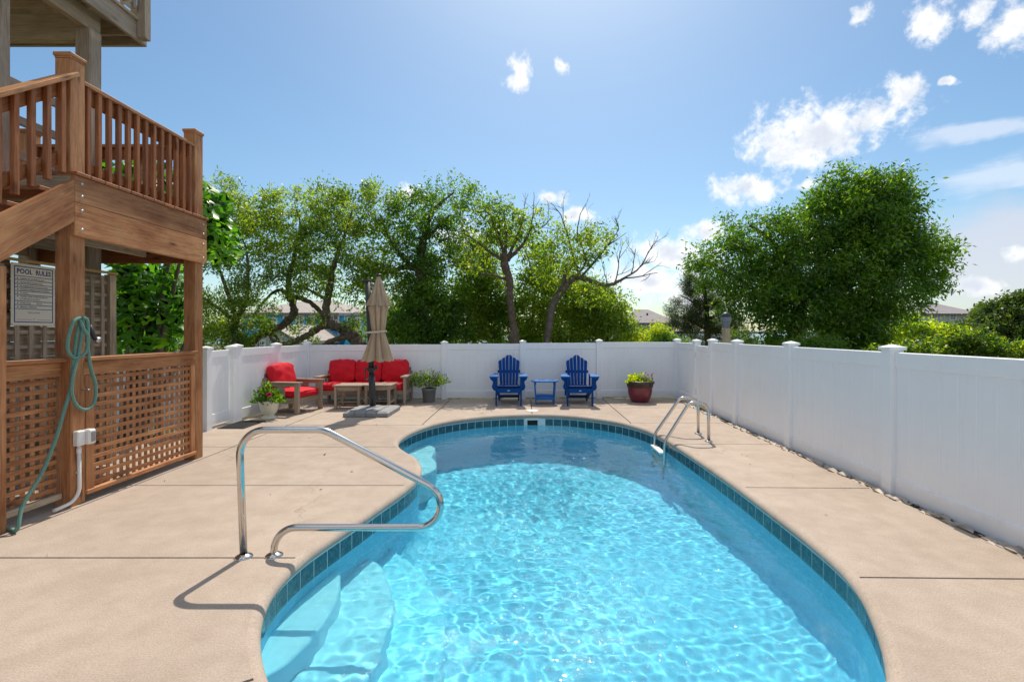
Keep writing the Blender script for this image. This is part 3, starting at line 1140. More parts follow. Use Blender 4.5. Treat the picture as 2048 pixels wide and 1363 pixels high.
def slab_solid(name, pts, z1, z0, label=None, rnd_=0.02, m=None):
    """an underwater step: edge spline closed outside the pool wall, top z1 with a small rounded nose"""
    poly = [Vector((x, y, 0)) for x, y in pts]
    a2 = sum(p.x * q.y - q.x * p.y for p, q in zip(poly, poly[1:] + poly[:1]))
    if a2 < 0:
        poly.reverse()
    n = len(poly)

    def ins(k):
        out = []
        for i in range(n):
            t = (poly[(i + 1) % n] - poly[i - 1]).normalized()
            out.append(Vector((poly[i].x - t.y * k, poly[i].y + t.x * k, 0)))
        return out
    mb = MB()
    lv = [(0, z0), (0, z1 - rnd_), (rnd_ * 0.3, z1 - rnd_ * 0.3), (rnd_, z1)]
    vs, fs = [], []
    for k, z in lv:
        vs += [Vector((p.x, p.y, z)) for p in ins(k)]
    for r_ in range(len(lv) - 1):
        for i in range(n):
            i2 = (i + 1) % n
            fs.append((r_ * n + i, r_ * n + i2, (r_ + 1) * n + i2, (r_ + 1) * n + i))
    mb.add(vs, fs, True)
    mb.add(vs[-n:], [tuple(range(n))])
    o = mb.build(name, m or M_STEP, pool)
    o.cycles.is_caustics_receiver = True
    if label:
        o['label'] = label
    return o


def sp2(pts, n=8):
    return [(p.x, p.y) for p in spline([(x, y, 0) for x, y in pts], n)]


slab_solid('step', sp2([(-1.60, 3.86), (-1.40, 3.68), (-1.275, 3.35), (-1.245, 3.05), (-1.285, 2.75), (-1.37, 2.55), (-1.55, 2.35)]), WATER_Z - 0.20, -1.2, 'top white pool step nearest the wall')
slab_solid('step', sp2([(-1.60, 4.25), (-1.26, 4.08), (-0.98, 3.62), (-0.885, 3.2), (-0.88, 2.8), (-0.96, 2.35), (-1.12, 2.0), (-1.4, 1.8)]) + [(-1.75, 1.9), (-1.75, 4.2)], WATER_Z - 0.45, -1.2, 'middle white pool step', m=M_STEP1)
slab_solid('step', sp2([(-1.55, 4.65), (-1.12, 4.42), (-0.72, 3.85), (-0.545, 3.3), (-0.52, 2.8), (-0.60, 2.25), (-0.82, 1.8), (-1.1, 1.55)]) + [(-1.8, 1.7), (-1.8, 4.6)], WATER_Z - 0.70, -1.2, 'lowest pool step, coloured blue for the water depth', m=M_STEP2)
slab_solid('seat_ledge', sp2([(-1.9, 7.95), (-1.52, 7.85), (-1.36, 7.5), (-1.36, 7.15), (-1.24, 6.85), (-1.20, 6.5), (-1.36, 6.22), (-1.7, 6.1)]) + [(-2.0, 6.2), (-2.0, 7.9)], WATER_Z - 0.40, -1.8, 'pale underwater seat ledge at the neck of the pool')

# water surface: real waves, so that they bend the view and gather the sunlight
wx, wy = np.linspace(-1.95, 2.25, 400), np.linspace(1.25, 9.2, 760)
WX, WY = np.meshgrid(wx, wy)
WZ = np.zeros_like(WX)
wr = np.random.default_rng(5)
for i in range(120):
    L_ = 0.062 * (9.0 ** wr.uniform(0, 1))
    a_ = wr.normal(1.35, 1.0)
    k_ = 2 * math.pi / L_
    amp = 0.00029 * (L_ / 0.3) ** 0.95 * wr.uniform(0.4, 1.6)
    WZ += amp * np.sin(k_ * (np.cos(a_) * WX + np.sin(a_) * WY) + 0.9 * np.sin(WX * wr.uniform(0.5, 3) + WY * wr.uniform(0.5, 3)) + wr.uniform(0, 6.28))
gust = 0.46 + 0.18 * np.sin(1.7 * WX + 0.9 * WY + 1.0) * np.sin(1.1 * WY - 0.8 * WX + 0.4)
gust += 0.95 * np.exp(-((WX + 0.75) ** 2 + (WY - 2.7) ** 2) / 0.55)
gust *= 1 - 0.75 * np.exp(-((WX + 1.42) ** 2 / 0.05 + (WY - 3.0) ** 2 / 0.35))
WZ *= gust
wm = grid_mesh('pool_water', np.stack([WX, WY, WZ + WATER_Z], -1), M_WATER, keep=inside(offset(EDGE, 0.045), WX, WY))
wo = put(bpy.data.objects.new('pool_water', wm))
tag(wo, 'rippled turquoise water filling the pool', None, None, 'structure')
wo.cycles.is_caustics_caster = True

# skimmer lid
ld = MB().lathe([(0.001, 0.012), (0.10, 0.012), (0.118, 0.010), (0.125, 0.003), (0.125, -0.01)], (0.138, 9.42, 0.0), 32).build('skimmer_lid', M_WPLAST)
tag(ld, 'round white skimmer lid set in the deck behind the far pool edge', 'lid')

# ------------------------------------------------------------------ handrail and ladder
hr = thing('handrail', 'stainless steel figure four handrail at the pool steps', 'handrail', (-1.79, 3.29, 0))


def HP(px, py, y=3.29):
    p = P(px, py, y)
    return p


base1, base2 = Vector((-1.883, 3.28, 0)), Vector((-1.69, 3.30, 0))
crv = fillet([base1, HP(478, 859, 3.28), HP(648, 859, 3.28), HP(1016, 1054, 3.29), HP(548, 1054, 3.30), base2], [0.17, 0.20, 0.152, 0.155], 14)
MB().tube(crv, 0.0235, 20).build('rail', M_STEEL, hr)
for b_ in (base1, base2):
    MB().lathe([(0.0245, 0.024), (0.03, 0.022), (0.05, 0.012), (0.058, 0.004), (0.058, 0.0)], b_, 28).build('escutcheon', M_STEEL, hr)

la_ = thing('pool_ladder', 'stainless steel pool ladder arching over the right pool edge', 'ladder', (2.3, 7.0, 0))
for y_, xa in ((7.28, 2.575), (6.76, 2.535)):
    pth = fillet([(xa, y_, 0), (xa - 0.005, y_, 0.535), (xa - 0.27, y_, 0.535), (1.93, y_, 0.0), (1.90, y_, -1.25)], [0.13, 0.12, 0.18], 10)
    MB().tube(pth, 0.0215, 18).build('rail', M_STEEL, la_)
    MB().lathe([(0.023, 0.022), (0.03, 0.02), (0.05, 0.01), (0.055, 0.003), (0.055, 0.0)], (xa, y_, 0), 24).build('escutcheon', M_STEEL, la_)
for z_ in (-0.17, -0.47, -0.77):
    MB().box((1.905, 7.02, z_), (0.09, 0.5, 0.03), 0.012).build('tread', M_WPLAST, la_)

# ------------------------------------------------------------------ white vinyl fences
POST = 0.127


def fence_post(parent, x, y, h):
    p = board('post', parent, (x, y, -0.05), (x, y, h - 0.045), POST, POST, M_VINYL, up=(0, 1, 0), bev=0.006)
    key = 'postcap'
    if key not in _cache:
        s, e = POST / 2 + 0.014, POST / 2 + 0.006
        mb = MB()
        vs = [(-s, -s, 0), (s, -s, 0), (s, s, 0), (-s, s, 0), (-s, -s, 0.028), (s, -s, 0.028), (s, s, 0.028), (-s, s, 0.028), (0, 0, 0.055)]
        mb.add(vs, [(3, 2, 1, 0), (0, 1, 5, 4), (1, 2, 6, 5), (2, 3, 7, 6), (3, 0, 4, 7), (4, 5, 8), (5, 6, 8), (6, 7, 8), (7, 4, 8)])
        _cache[key] = mb.mesh('post_cap', M_VINYL)
    put(bpy.data.objects.new('post_cap', _cache[key]), p, T(x, y, h - 0.047))


def fence_panel(parent, a, b, h, z0=0.03, bw=0.172, railh=0.14, both=True):
    """top and bottom rail with tongue-and-groove boards standing between them"""
    a, b = Vector((*a, 0)), Vector((*b, 0))
    d = (b - a)
    u = d.normalized()
    a, b = a + u * (POST / 2 - 0.004), b - u * (POST / 2 - 0.004)
    ln = (b - a).length
    zt, zb = h - railh / 2, z0 + 0.085
    board('rail', parent, a + Vector((0, 0, zt)), b + Vector((0, 0, zt)), 0.046, railh, M_VINYL, bev=0.006)
    board('rail', parent, a + Vector((0, 0, zb)), b + Vector((0, 0, zb)), 0.046, 0.17, M_VINYL, bev=0.006)
    n = max(1, round(ln / bw))
    w = ln / n
    for i in range(n):
        p = a + u * (w * (i + 0.5))
        p = p + Vector((0, 0, 0))
        board('board', parent, p + Vector((0, 0, z0 + 0.16)), p + Vector((0, 0, h - railh + 0.01)), 0.026, w, M_VINYL, up=u, bev=0.0115)


FH = 1.285
fr = thing('white_fence', 'white vinyl privacy fence running down the right side of the pool', 'fence', (3.5, 5.5, 0), 'white vinyl fence runs')
RP = [(3.44, 1.0), (3.45, 2.85), (3.455, 4.61), (3.475, 6.40), (3.50, 8.08), (3.515, 9.18)]
for i, (x, y) in enumerate(RP):
    fence_post(fr, x, y, 1.385)
for a_, b_ in zip(RP, RP[1:]):
    fence_panel(fr, a_, b_, 1.318, -0.012)
gt = thing('fence_gate', 'white vinyl gate near the back right corner of the yard', 'gate', (3.52, 9.6, 0))
fence_post(fr, 3.525, 10.06, 1.36)
ga, gb = (3.5155, 9.23), (3.5245, 10.01)
fence_panel(gt, ga, gb, 1.24, 0.06, 0.17, 0.11)
for (x, y) in ((3.516, 9.28), (3.5245, 9.965)):
    board('stile', gt, (x, y, 0.06), (x, y, 1.24), 0.056, 0.09, M_VINYL, up=(0, 1, 0))
for z_ in (0.3, 1.05):
    board('hinge', gt, (3.475, 9.99, z_), (3.475, 10.03, z_), 0.02, 0.12, M_WPLAST)
board('latch', gt, (3.478, 9.24, 1.05), (3.478, 9.32, 1.05), 0.03, 0.04, M_WPLAST)

fb_ = thing('white_fence', 'white vinyl privacy fence along the back behind the blue chairs and sofa', 'fence', (0, 11.2, 0), 'white vinyl fence runs')
BP = [(-4.90, 11.03), (-3.35, 11.07), (-1.83, 11.14), (-0.05, 11.20), (1.70, 11.27), (3.53, 11.36)]
for i, (x, y) in enumerate(BP):
    fence_post(fb_, x, y, (1.30, 1.305, 1.31, 1.33, 1.345, 1.36)[i])
for i, (a_, b_) in enumerate(zip(BP, BP[1:])):
    fence_panel(fb_, a_, b_, (1.225, 1.235, 1.25, 1.265, 1.285)[i], 0.02)
fence_panel(fr, (3.525, 10.06), (3.53, 11.36), 1.28, 0.02)

fl_ = thing('white_fence', 'white vinyl privacy fence along the left side beside the red armchair', 'fence', (-4.9, 9.5, 0), 'white vinyl fence runs')
LP = [(-4.9, 7.52), (-4.9, 8.32), (-4.9, 9.66)]
for (x, y), h in zip(LP + [(-4.9, 8.19)], (1.29, 1.305, 1.30, 1.29)):
    fence_post(fl_, x, y, h)
fence_panel(fl_, LP[1], LP[2], 1.235)
fence_panel(fl_, LP[2], (-4.90, 11.03), 1.23)
for a_, b_ in (((-6.6, 7.5), (-4.9, 7.5)), ((-8.4, 7.5), (-6.6, 7.5))):
    fence_panel(fl_, a_, b_, 1.235)
    fence_post(fl_, a_[0], a_[1], 1.30)
g3 = thing('fence_gate', 'white vinyl gate in the left fence beside the wooden deck post', 'gate', (-4.9, 7.85, 0))
fence_panel(g3, (-4.9, 7.56), (-4.9, 8.15), 1.22, 0.06, 0.15, 0.11)
gb_ = MB()
gb_.box((3.42, 3.3, -0.045), (0.24, 12.0, 0.04), 0.004).box((3.50, 10.3, -0.045), (0.3, 2.2, 0.036), 0.004)
go_ = gb_.build('gravel_bed', plain('dark_damp_soil', (0.10, 0.078, 0.055), 0.95, 0.4, 25, bmp=0.8))
tag(go_, 'narrow bed of dark soil between the deck and the right fence', None, None, 'structure')
# ------------------------------------------------------------------ stones in the gap below the right fence
st = MB()
for i in range(900):
    y = rnd.uniform(1.0, 11.0)
    x = 3.335 + (0.0 if y < 9 else (y - 9) * 0.03) + abs(rnd.gauss(0.03, 0.035))
    s = rnd.choice((0.014, 0.02, 0.026, 0.034, 0.045)) * rnd.uniform(0.7, 1.2)
    vs = []
    for sx, sy, sz in ((1, 0, 0), (-1, 0, 0), (0, 1, 0), (0, -1, 0), (0, 0, 1), (0.7, 0.7, 0.5), (-0.7, 0.7, 0.5), (0.7, -0.7, 0.5), (-0.7, -0.7, 0.5)):
        k = rnd.uniform(0.8, 1.15) * s
        vs.append((x + sx * k, y + sy * k * 1.2, -0.022 + s * 0.3 + sz * k * 0.8))
    st.add(vs, [(0, 5, 7), (2, 5, 6), (3, 7, 8), (1, 6, 8), (4, 5, 6), (4, 6, 8), (4, 8, 7), (4, 7, 5), (0, 5, 2), (2, 6, 1), (1, 8, 3), (3, 7, 0)], True)
so_ = st.build('pebbles', M_STONE, None, None, False)
tag(so_, 'small river stones in the narrow bed along the fence', 'pebbles', None, 'stuff')
# ------------------------------------------------------------------ brown wooden stair landing with lattice enclosure
XF = -3.90                                   # the face towards the pool
ld_ = thing('stair_landing', 'brown stained wooden stair landing with lattice below and railing above', 'stair landing', (-4.4, 5.0, 0))
PS = 0.14
ZB, ZM, ZT, ZF = 2.335, 2.622, 2.855, 2.86   # rim bottom, joint, rim top, floor
Yn, Yc, Yf = 3.62, 4.277, 5.865               # post centres


def post(y, z0, z1, x=XF - PS / 2, m=M_WOOD, parent=ld_):
    return board('post', parent, (x, y, z0), (x, y, z1), PS, PS, m, up=(0, 1, 0), bev=0.006)


post(Yn, 0, 2.0)
post(Yc, 0, ZB + 0.3)
post(Yf, 0, ZB + 0.3)
for x_ in (-5.93,):
    post(Yf, 0, ZB + 0.3, x_, M_GREY)
    post(Yc, 0, ZB + 0.3, x_, M_GREY)
# rim boards on the pool side and far side
yr0, yr1 = Yc - PS / 2 - 0.005, Yf + PS / 2 + 0.01
XR = XF + 0.021
for z0, z1 in ((ZB, ZM - 0.002), (ZM + 0.002, ZT)):
    rb = board('rim_board', ld_, (XR, yr0, (z0 + z1) / 2), (XR, yr1, (z0 + z1) / 2), 0.04, z1 - z0, M_WOOD)
    for yy in (yr0 + 0.07, yr1 - 0.06):
        for zz in (z0 + 0.06, z1 - 0.06):
            MB().lathe([(0.0001, 0.006), (0.010, 0.005), (0.013, 0.0)], (0, 0, 0), 12).build('bolt', M_NAIL, rb, T(XR + 0.0205, yy, zz) @ Matrix.Rotation(R(90), 4, 'Y'))
for yy, mm in ((Yf + PS / 2 - 0.02, M_WOOD2), (Yc - PS / 2 + 0.02, M_GREYB)):
    for z0, z1 in ((ZB, ZM - 0.002), (ZM + 0.002, ZT)):
        board('rim_board', ld_, (XF - 0.003, yy, (z0 + z1) / 2), (-6.0, yy, (z0 + z1) / 2), 0.04, z1 - z0, mm)
board('joist', ld_, (-4.55, Yc, 2.52), (-4.55, Yf, 2.52), 0.04, 0.235, M_GREYB)
board('joist', ld_, (-5.2, Yc, 2.52), (-5.2, Yf, 2.52), 0.04, 0.235, M_GREYB)
board('joist', ld_, (-5.9, Yc, 2.52), (-5.9, Yf, 2.52), 0.04, 0.235, M_GREYB)
board('ledger', ld_, (-4.06, Yc + 0.09, 2.50), (-4.06, Yf - 0.09, 2.50), 0.04, 0.26, M_GREYB)
nb = 12
wb = (yr1 - yr0 + 0.02) / nb
for i in range(nb):
    y = yr0 + wb * (i + 0.5)
    board('deck_board', ld_, (XF + 0.055, y, ZF + 0.012), (-6.05, y, ZF + 0.012), wb - 0.006, 0.03, M_WOOD2, up=(0, 0, 1))

# railing on the landing
RT = 3.715


def newel(x, y, z0=ZF - 0.02, z1=3.86):
    p = board('newel_post', ld_, (x, y, z0), (x, y, z1), PS, PS, M_WOOD, up=(0, 1, 0), bev=0.006)
    mb = MB()
    s = PS / 2 + 0.012
    mb.box((x, y, z1 + 0.008), (2 * s - 0.02, 2 * s - 0.02, 0.016), 0.003)
    mb.box((x, y, z1 + 0.034), (2 * s, 2 * s, 0.036), 0.010)
    mb.build('post_cap', M_WOOD, p)
    return p


newel(XF - PS / 2, Yc)
newel(XF - PS / 2, Yf)
newel(-5.93, Yf)


def rail_run(a, b, n, mat_rail=M_WOOD, mat_bal=M_WOOD2, side=(1, 0, 0), top=RT, low=2.985, bal0=2.875, parent=ld_, bal=0.040):
    """cap, upper and lower stringer boards with square balusters screwed on the outside"""
    a, b, side = Vector(a), Vector(b), Vector(side)
    d = b - a
    board('hand_rail', parent, a + Vector((0, 0, top)), b + Vector((0, 0, top)), 0.125, 0.036, mat_rail)
    board('upper_rail', parent, a + Vector((0, 0, top - 0.085)), b + Vector((0, 0, top - 0.085)), 0.036, 0.125, mat_bal)
    board('lower_rail', parent, a + Vector((0, 0, low)), b + Vector((0, 0, low)), 0.036, 0.085, mat_bal)
    for i in range(n):
        p = a + d * ((i + 0.5) / n) + side * (0.020 + bal / 2)
        board('baluster', parent, p + Vector((0, 0, bal0)), p + Vector((0, 0, top - 0.02)), bal, bal, mat_bal, up=(0, 1, 0))


rx = XF - PS / 2
rail_run((rx, Yc + PS / 2, 0), (rx, Yf - PS / 2, 0), 13)
rail_run((rx - PS / 2, Yf, 0), (-5.93 + PS / 2, Yf, 0), 15, side=(0, -1, 0))

# stair flight going down towards the viewer
sl = math.tan(R(37.5))
ys = Yc - PS / 2 - 0.01


def szt(y):
    return ZF + (y - ys) * sl


ybot = ys - ZF / sl
for x_ in (XR, -5.0):
    # plumb-cut at the landing: local x runs down the slope, seen from the side
    dcut = 0.30
    poly = [(ys, szt(ys) - 0.05), (ys, szt(ys) - 0.05 - 0.285 / math.cos(R(37.5))), (ybot + 0.35, szt(ybot + 0.35) - 0.05 - 0.285 / math.cos(R(37.5))), (ybot + 0.02, 0.0), (ybot + 0.02, szt(ybot + 0.02) + 0.02)]
    poly = [(y, max(z, 0.0)) for y, z in poly]
    O = Vector((x_, ys, szt(ys)))
    ux = Vector((0, -math.cos(R(37.5)), -math.sin(R(37.5))))
    uy = Vector((0, -math.sin(R(37.5)), math.cos(R(37.5))))
    M = Matrix((ux, uy, ux.cross(uy))).transposed().to_4x4()
    M.translation = O
    Mi = M.inverted()
    lp = [(lambda v: (v.x, v.y))(Mi @ Vector((x_, y, z))) for y, z in poly]
    MB().prism(lp, -0.02, 0.02).build('stringer', M_WOOD, ld_, M)
nst = 15
for i in range(1, nst):
    y = ys - (i - 0.5) * (ZF / sl) / nst
    z = ZF - i * ZF / nst
    for dy in (-0.068, 0.068):
        board('tread', ld_, (XR - 0.022, y + dy, z), (-4.98, y + dy, z), 0.13, 0.036, M_WOOD2)
for x_ in (rx,):
    a, b = Vector((x_, ys + 0.03, 0)), Vector((x_, ybot + 0.3, 0))

    def off(v, k):
        return Vector((v.x, v.y, szt(v.y) + k))
    board('hand_rail', ld_, off(a, 0.855) + Vector((0.05, 0.02, 0)), off(b, 0.855) + Vector((0.05, 0, 0)), 0.13, 0.036, M_WOOD)
    board('upper_rail', ld_, off(a, 0.755), off(b, 0.755), 0.036, 0.125, M_WOOD2)
    board('lower_rail', ld_, off(a, 0.155), off(b, 0.155), 0.036, 0.085, M_WOOD2)
    n = int((a.y - b.y) / 0.128)
    for i in range(n):
        y = a.y - 0.075 - i * 0.128
        p = Vector((x_ + 0.045, y, szt(y)))
        board('baluster', ld_, p + Vector((0, 0, 0.03)), p + Vector((0, 0, 0.83)), 0.042, 0.042, M_WOOD2, up=(0, 1, 0))
    board('newel_post', ld_, (x_, b.y, 0), (x_, b.y, 1.25), PS, PS, M_WOOD, up=(0, 1, 0))

# lattice panels
ZC = 1.285
la2 = None


def lattice(y0, y1, x, z0=0.10, z1=1.125, m=M_LATT, ph=0.0745):
    n = int((z1 - z0) / ph)
    p = (z1 - z0) / n
    for i in range(n):
        board('lattice_slat', ld_, (x + 0.006, y0, z0 + p * (i + 0.5)), (x + 0.006, y1, z0 + p * (i + 0.5)), 0.009, 0.038, m, bev=0.0015)
    n = int((y1 - y0) / ph)
    p = (y1 - y0) / n
    for i in range(n):
        y = y0 + p * (i + 0.5)
        board('lattice_slat', ld_, (x - 0.006, y, z0), (x - 0.006, y, z1), 0.009, 0.038, m, up=(0, 1, 0), bev=0.0015)


y0, y1 = Yc + PS / 2, Yf - PS / 2
xl_ = XF - 0.03
lattice(y0 + 0.085, y1 - 0.06, xl_)
board('lattice_frame', ld_, (xl_ + 0.02, y0 - 0.02, ZC - 0.10), (xl_ + 0.02, y1, ZC - 0.10), 0.03, 0.12, M_WOOD)
board('lattice_frame', ld_, (xl_ + 0.027, y0 + 0.0, 0.085), (xl_ + 0.027, y1, 0.085), 0.045, 0.04, M_WOOD)
board('lattice_frame', ld_, (xl_ + 0.017, y0 + 0.046, 0.105), (xl_ + 0.017, y0 + 0.046, ZC - 0.162), 0.03, 0.085, M_WOOD, up=(0, 1, 0))
board('lattice_frame', ld_, (xl_ + 0.017, y1 - 0.035, 0.105), (xl_ + 0.017, y1 - 0.035, ZC - 0.162), 0.03, 0.065, M_WOOD, up=(0, 1, 0))
board('cap_rail', ld_, (XF - 0.045, y0, ZC - 0.018), (XF - 0.045, y1, ZC - 0.018), 0.16, 0.036, M_WOOD)
y0, y1 = Yn + PS / 2, Yc - PS / 2
xl2 = XF - 0.11
lattice(y0 + 0.03, y1 - 0.02, xl2, 0.13)
board('lattice_frame', ld_, (xl2 + 0.02, y0, ZC - 0.10), (xl2 + 0.02, y1 - 0.002, ZC - 0.10), 0.03, 0.12, M_WOOD)
board('lattice_frame', ld_, (xl2 + 0.02, y0, 0.10), (xl2 + 0.02, y1 - 0.002, 0.10), 0.04, 0.05, M_GREYB)
board('lattice_frame', ld_, (xl2 + 0.019, y0 + 0.018, 0.128), (xl2 + 0.019, y0 + 0.018, ZC - 0.162), 0.03, 0.034, M_WOOD, up=(0, 1, 0))
board('cap_rail', ld_, (xl2 + 0.02, y0, ZC - 0.018), (xl2 + 0.02, y1 - 0.002, ZC - 0.018), 0.14, 0.036, M_WOOD)
board('hook', ld_, (XF + 0.012, Yc + 0.03, 1.00), (XF + 0.07, Yc + 0.03, 1.00), 0.022, 0.012, M_NAIL)

# weathered grey lattice wall of the outdoor shower behind
gw = thing('shower_wall', 'weathered grey lattice and board wall in the shade under the landing', 'wall', (-4.9, 5.0, 0))
XG = -4.90
for y in (4.05, 5.79):
    board('post', gw, (XG, y, 0), (XG, y, 2.18), 0.075, 0.09, M_GREY if y < 5 else M_GREYB, up=(0, 1, 0))
board('top_strip', gw, (XG + 0.03, 3.9, 2.20), (XG + 0.03, 5.85, 2.20), 0.03, 0.028, M_YELLOW)
for i in range(14):
    z = 0.2 + i * 0.145
    board('lattice_slat', gw, (XG - 0.007, 4.1, z), (XG - 0.007, 5.75, z), 0.012, 0.04, M_GREY, bev=0.002)
for i in range(12):
    y = 4.17 + i * 0.137
    board('lattice_slat', gw, (XG + 0.007, y, 0.1), (XG + 0.007, y, 2.15), 0.012, 0.042, M_GREY, up=(0, 1, 0), bev=0.002)
for i in range(14):
    z = 0.12 + i * 0.152
    board('board', gw, (XG - 0.06, 3.95, z), (XG - 0.06, 5.83, z), 0.02, 0.147, M_GREYB)

# pool rules sign
SX = XG + 0.025
sg = thing('pool_rules_sign', 'ivory POOL RULES notice with navy lines on the grey lattice', 'sign', (SX, 4.86, 1.87))
SW, SH = 0.435, 0.60
sy0, sz0 = 4.645, 1.57


def sgM(y, z, d):
    # local x -> +Y in the world (left to right when seen from the pool), local y -> up, local z -> +X
    M = Matrix(((0, 0, 1), (1, 0, 0), (0, 1, 0))).to_4x4()
    M.translation = Vector((SX + d, y, z))
    return M


MB().box((SW / 2, SH / 2, 0), (SW, SH, 0.004), 0.001).build('panel', M_SIGN, sg, sgM(sy0, sz0, 0))


def frame_mb(x0, y0, x1, y1, t):
    mb = MB()
    for (cx, cy, w, h) in (((x0 + x1) / 2, y0 + t / 2, x1 - x0, t), ((x0 + x1) / 2, y1 - t / 2, x1 - x0, t), (x0 + t / 2, (y0 + y1) / 2, t, y1 - y0 - 2 * t), (x1 - t / 2, (y0 + y1) / 2, t, y1 - y0 - 2 * t)):
        mb.box((cx, cy, 0), (w, h, 0.0012), 0.0003)
    return mb


fm = frame_mb(0.028, 0.030, SW - 0.022, SH - 0.026, 0.0085)
rows = [0.478, 0.440, 0.402, 0.367, 0.334, 0.298, 0.238, 0.200, 0.162]
for r_ in rows:
    fm.box((SW / 2 + 0.003, r_, 0), (SW - 0.0672, 0.006, 0.0012), 0.0003)
fm.build('border_lines', M_NAVY, sg, sgM(sy0, sz0, 0.0028))


def text_mesh(txt, size, mat, parent, M, name='lettering', bold=0.0, sx=1.0, align='LEFT'):
    cu = bpy.data.curves.new('t', 'FONT')
    cu.body = txt
    cu.size = size
    cu.align_x = align
    cu.offset = bold
    cu.resolution_u = 2
    to = bpy.data.objects.new('t', cu)
    COL.objects.link(to)
    dg_ = bpy.context.evaluated_depsgraph_get()
    me = bpy.data.meshes.new_from_object(to.evaluated_get(dg_))
    bpy.data.objects.remove(to)
    me.name = name
    me.materials.clear()
    me.materials.append(mat)
    for v in me.vertices:
        v.co.x *= sx
    return put(bpy.data.objects.new(name, me), parent, M)


text_mesh('POOL  RULES', 0.066, M_NAVY, sg, sgM(sy0 + SW / 2 + 0.003, sz0 + 0.503, 0.0032), bold=0.0016, sx=0.86, align='CENTER')
lines = [('WARNING: NO LIFEGUARD ON DUTY', 0.449), ('SHOWER BEFORE ENTERING POOL', 0.412), ('NO ANIMALS IN POOL OR ON POOL DECK', 0.376),
         ('NO FOOD OR DRINK IN POOL OR ON DECK', 0.343), ('NO DIVING', 0.309), ('CHILDREN UNDER 12 YEARS OLD MUST BE', 0.276), ('ACCOMPANIED BY AN ADULT', 0.252),
         ('BATHING LOAD              PERSONS', 0.212), ('EMERGENCY ASSISTANCE', 0.174)]
dots = MB()
for k, (tx, zz) in enumerate(lines):
    text_mesh(tx, 0.0175, M_INK, sg, sgM(sy0 + 0.083, sz0 + zz, 0.0032), bold=0.0002, sx=0.80)
    if k != 6:
        dots.box((0.060, zz + 0.006, 0), (0.011, 0.011, 0.001), 0.0003)
dots.build('bullet_marks', M_NAVY, sg, sgM(sy0, sz0, 0.0030))
text_mesh('POOL HOURS', 0.021, M_INK, sg, sgM(sy0 + SW / 2, sz0 + 0.120, 0.0032), sx=0.9, align='CENTER')
text_mesh('TO', 0.017, M_INK, sg, sgM(sy0 + SW / 2, sz0 + 0.058, 0.0032), align='CENTER')
MB().box((0.125, 0.058, 0), (0.15, 0.0025, 0.001), 0.0003).box((SW - 0.115, 0.058, 0), (0.14, 0.0025, 0.001), 0.0003).build('blank_lines', M_INK, sg, sgM(sy0, sz0, 0.0030))
sc_ = MB()
for (yy, zz) in ((0.01, 0.01), (SW - 0.01, 0.01), (0.01, SH - 0.01), (SW - 0.01, SH - 0.01)):
    sc_.lathe([(0.0001, 0.003), (0.005, 0.002), (0.006, 0)], (yy, zz, 0.002), 10)
sc_.build('screws', M_NAIL, sg, sgM(sy0, sz0, 0))

# grey house deck high above on the left
hd = thing('house_deck', 'high weathered grey house deck on square posts behind the stair landing', 'house deck', (-5.1, 4.5, 0))
GP = 0.165
for y in (5.68, 4.66, 0.6):
    x_ = -5.06
    board('post', hd, (x_, y, 0), (x_, y, 5.0 if y > 5 else 5.0), GP, GP, M_GREY, up=(0, 1, 0), bev=0.006)
board('beam', hd, (-5.035, 5.765, 5.09), (-5.035, -2.0, 5.09), 0.085, 0.215, M_GREYB)
board('beam', hd, (-5.15, 5.68, 5.02), (-7.8, 5.68, 5.02), 0.085, 0.30, M_GREYB)
for i in range(16):
    y = 6.10 - i * 0.5
    board('joist', hd, (-4.875, y, 5.262), (-7.8, y, 5.262), 0.04, 0.13, M_GREYB)
board('rim_board', hd, (-4.85, 6.26, 5.26), (-4.85, -2.0, 5.26), 0.042, 0.235, M_GREY)
board('rim_board', hd, (-4.872, 6.24, 5.26), (-7.8, 6.24, 5.26), 0.042, 0.235, M_GREY)
for i in range(20):
    x = -4.87 - i * 0.147
    board('deck_board', hd, (x, 6.29, 5.395), (x, -2.0, 5.395), 0.14, 0.034, M_GREYB)
for y in (6.14, 4.3, 2.4):
    board('newel_post', hd, (-4.775, y, 5.17), (-4.775, y, 6.45), 0.10, 0.10, M_GREY, up=(0, 1, 0))
for z in (5.52, 6.40):
    board('guard_rail', hd, (-4.84, 6.2, z), (-4.84, -2.0, z), 0.036, 0.09, M_GREY)
    board('guard_rail', hd, (-4.86, 6.2, z), (-7.8, 6.2, z), 0.036, 0.09, M_GREY)
for i in range(26):
    board('baluster', hd, (-4.80, 6.02 - i * 0.14, 5.48), (-4.80, 6.02 - i * 0.14, 6.4), 0.036, 0.036, M_GREY, up=(0, 1, 0))
for i in range(18):
    board('baluster', hd, (-4.98 - i * 0.14, 6.225, 5.48), (-4.98 - i * 0.14, 6.225, 6.4), 0.036, 0.036, M_GREY, up=(1, 0, 0))
# lower guard rails between its posts, seen behind the landing
for z in (3.97, 3.62, 3.27, 2.95):
    board('guard_rail', hd, (-5.06, 4.74, z), (-5.06, 5.60, z), 0.036, 0.085, M_GREY)

# hose on its hook
hs_ = thing('garden_hose', 'teal ribbed garden hose looped on a hook of the wooden post', 'hose', (XF + 0.03, 4.2, 0))
M_HOSE = plain('teal_fabric_hose', (0.12, 0.245, 0.20), 0.85, 0.4, 160)
XH = XF + 0.042


def hp(cx, cy, dx=0.0):
    return PX(cx * 0.455, 480 + cy * 0.4549, XH + dx)


def rope(pts, r=0.0145):
    s = spline(pts, 14)
    s = resample_open(s, 0.008)
    rs = [r * (1.0 if i % 2 else 0.86) for i in range(len(s))]
    return MB().tube(s, rs, 10)


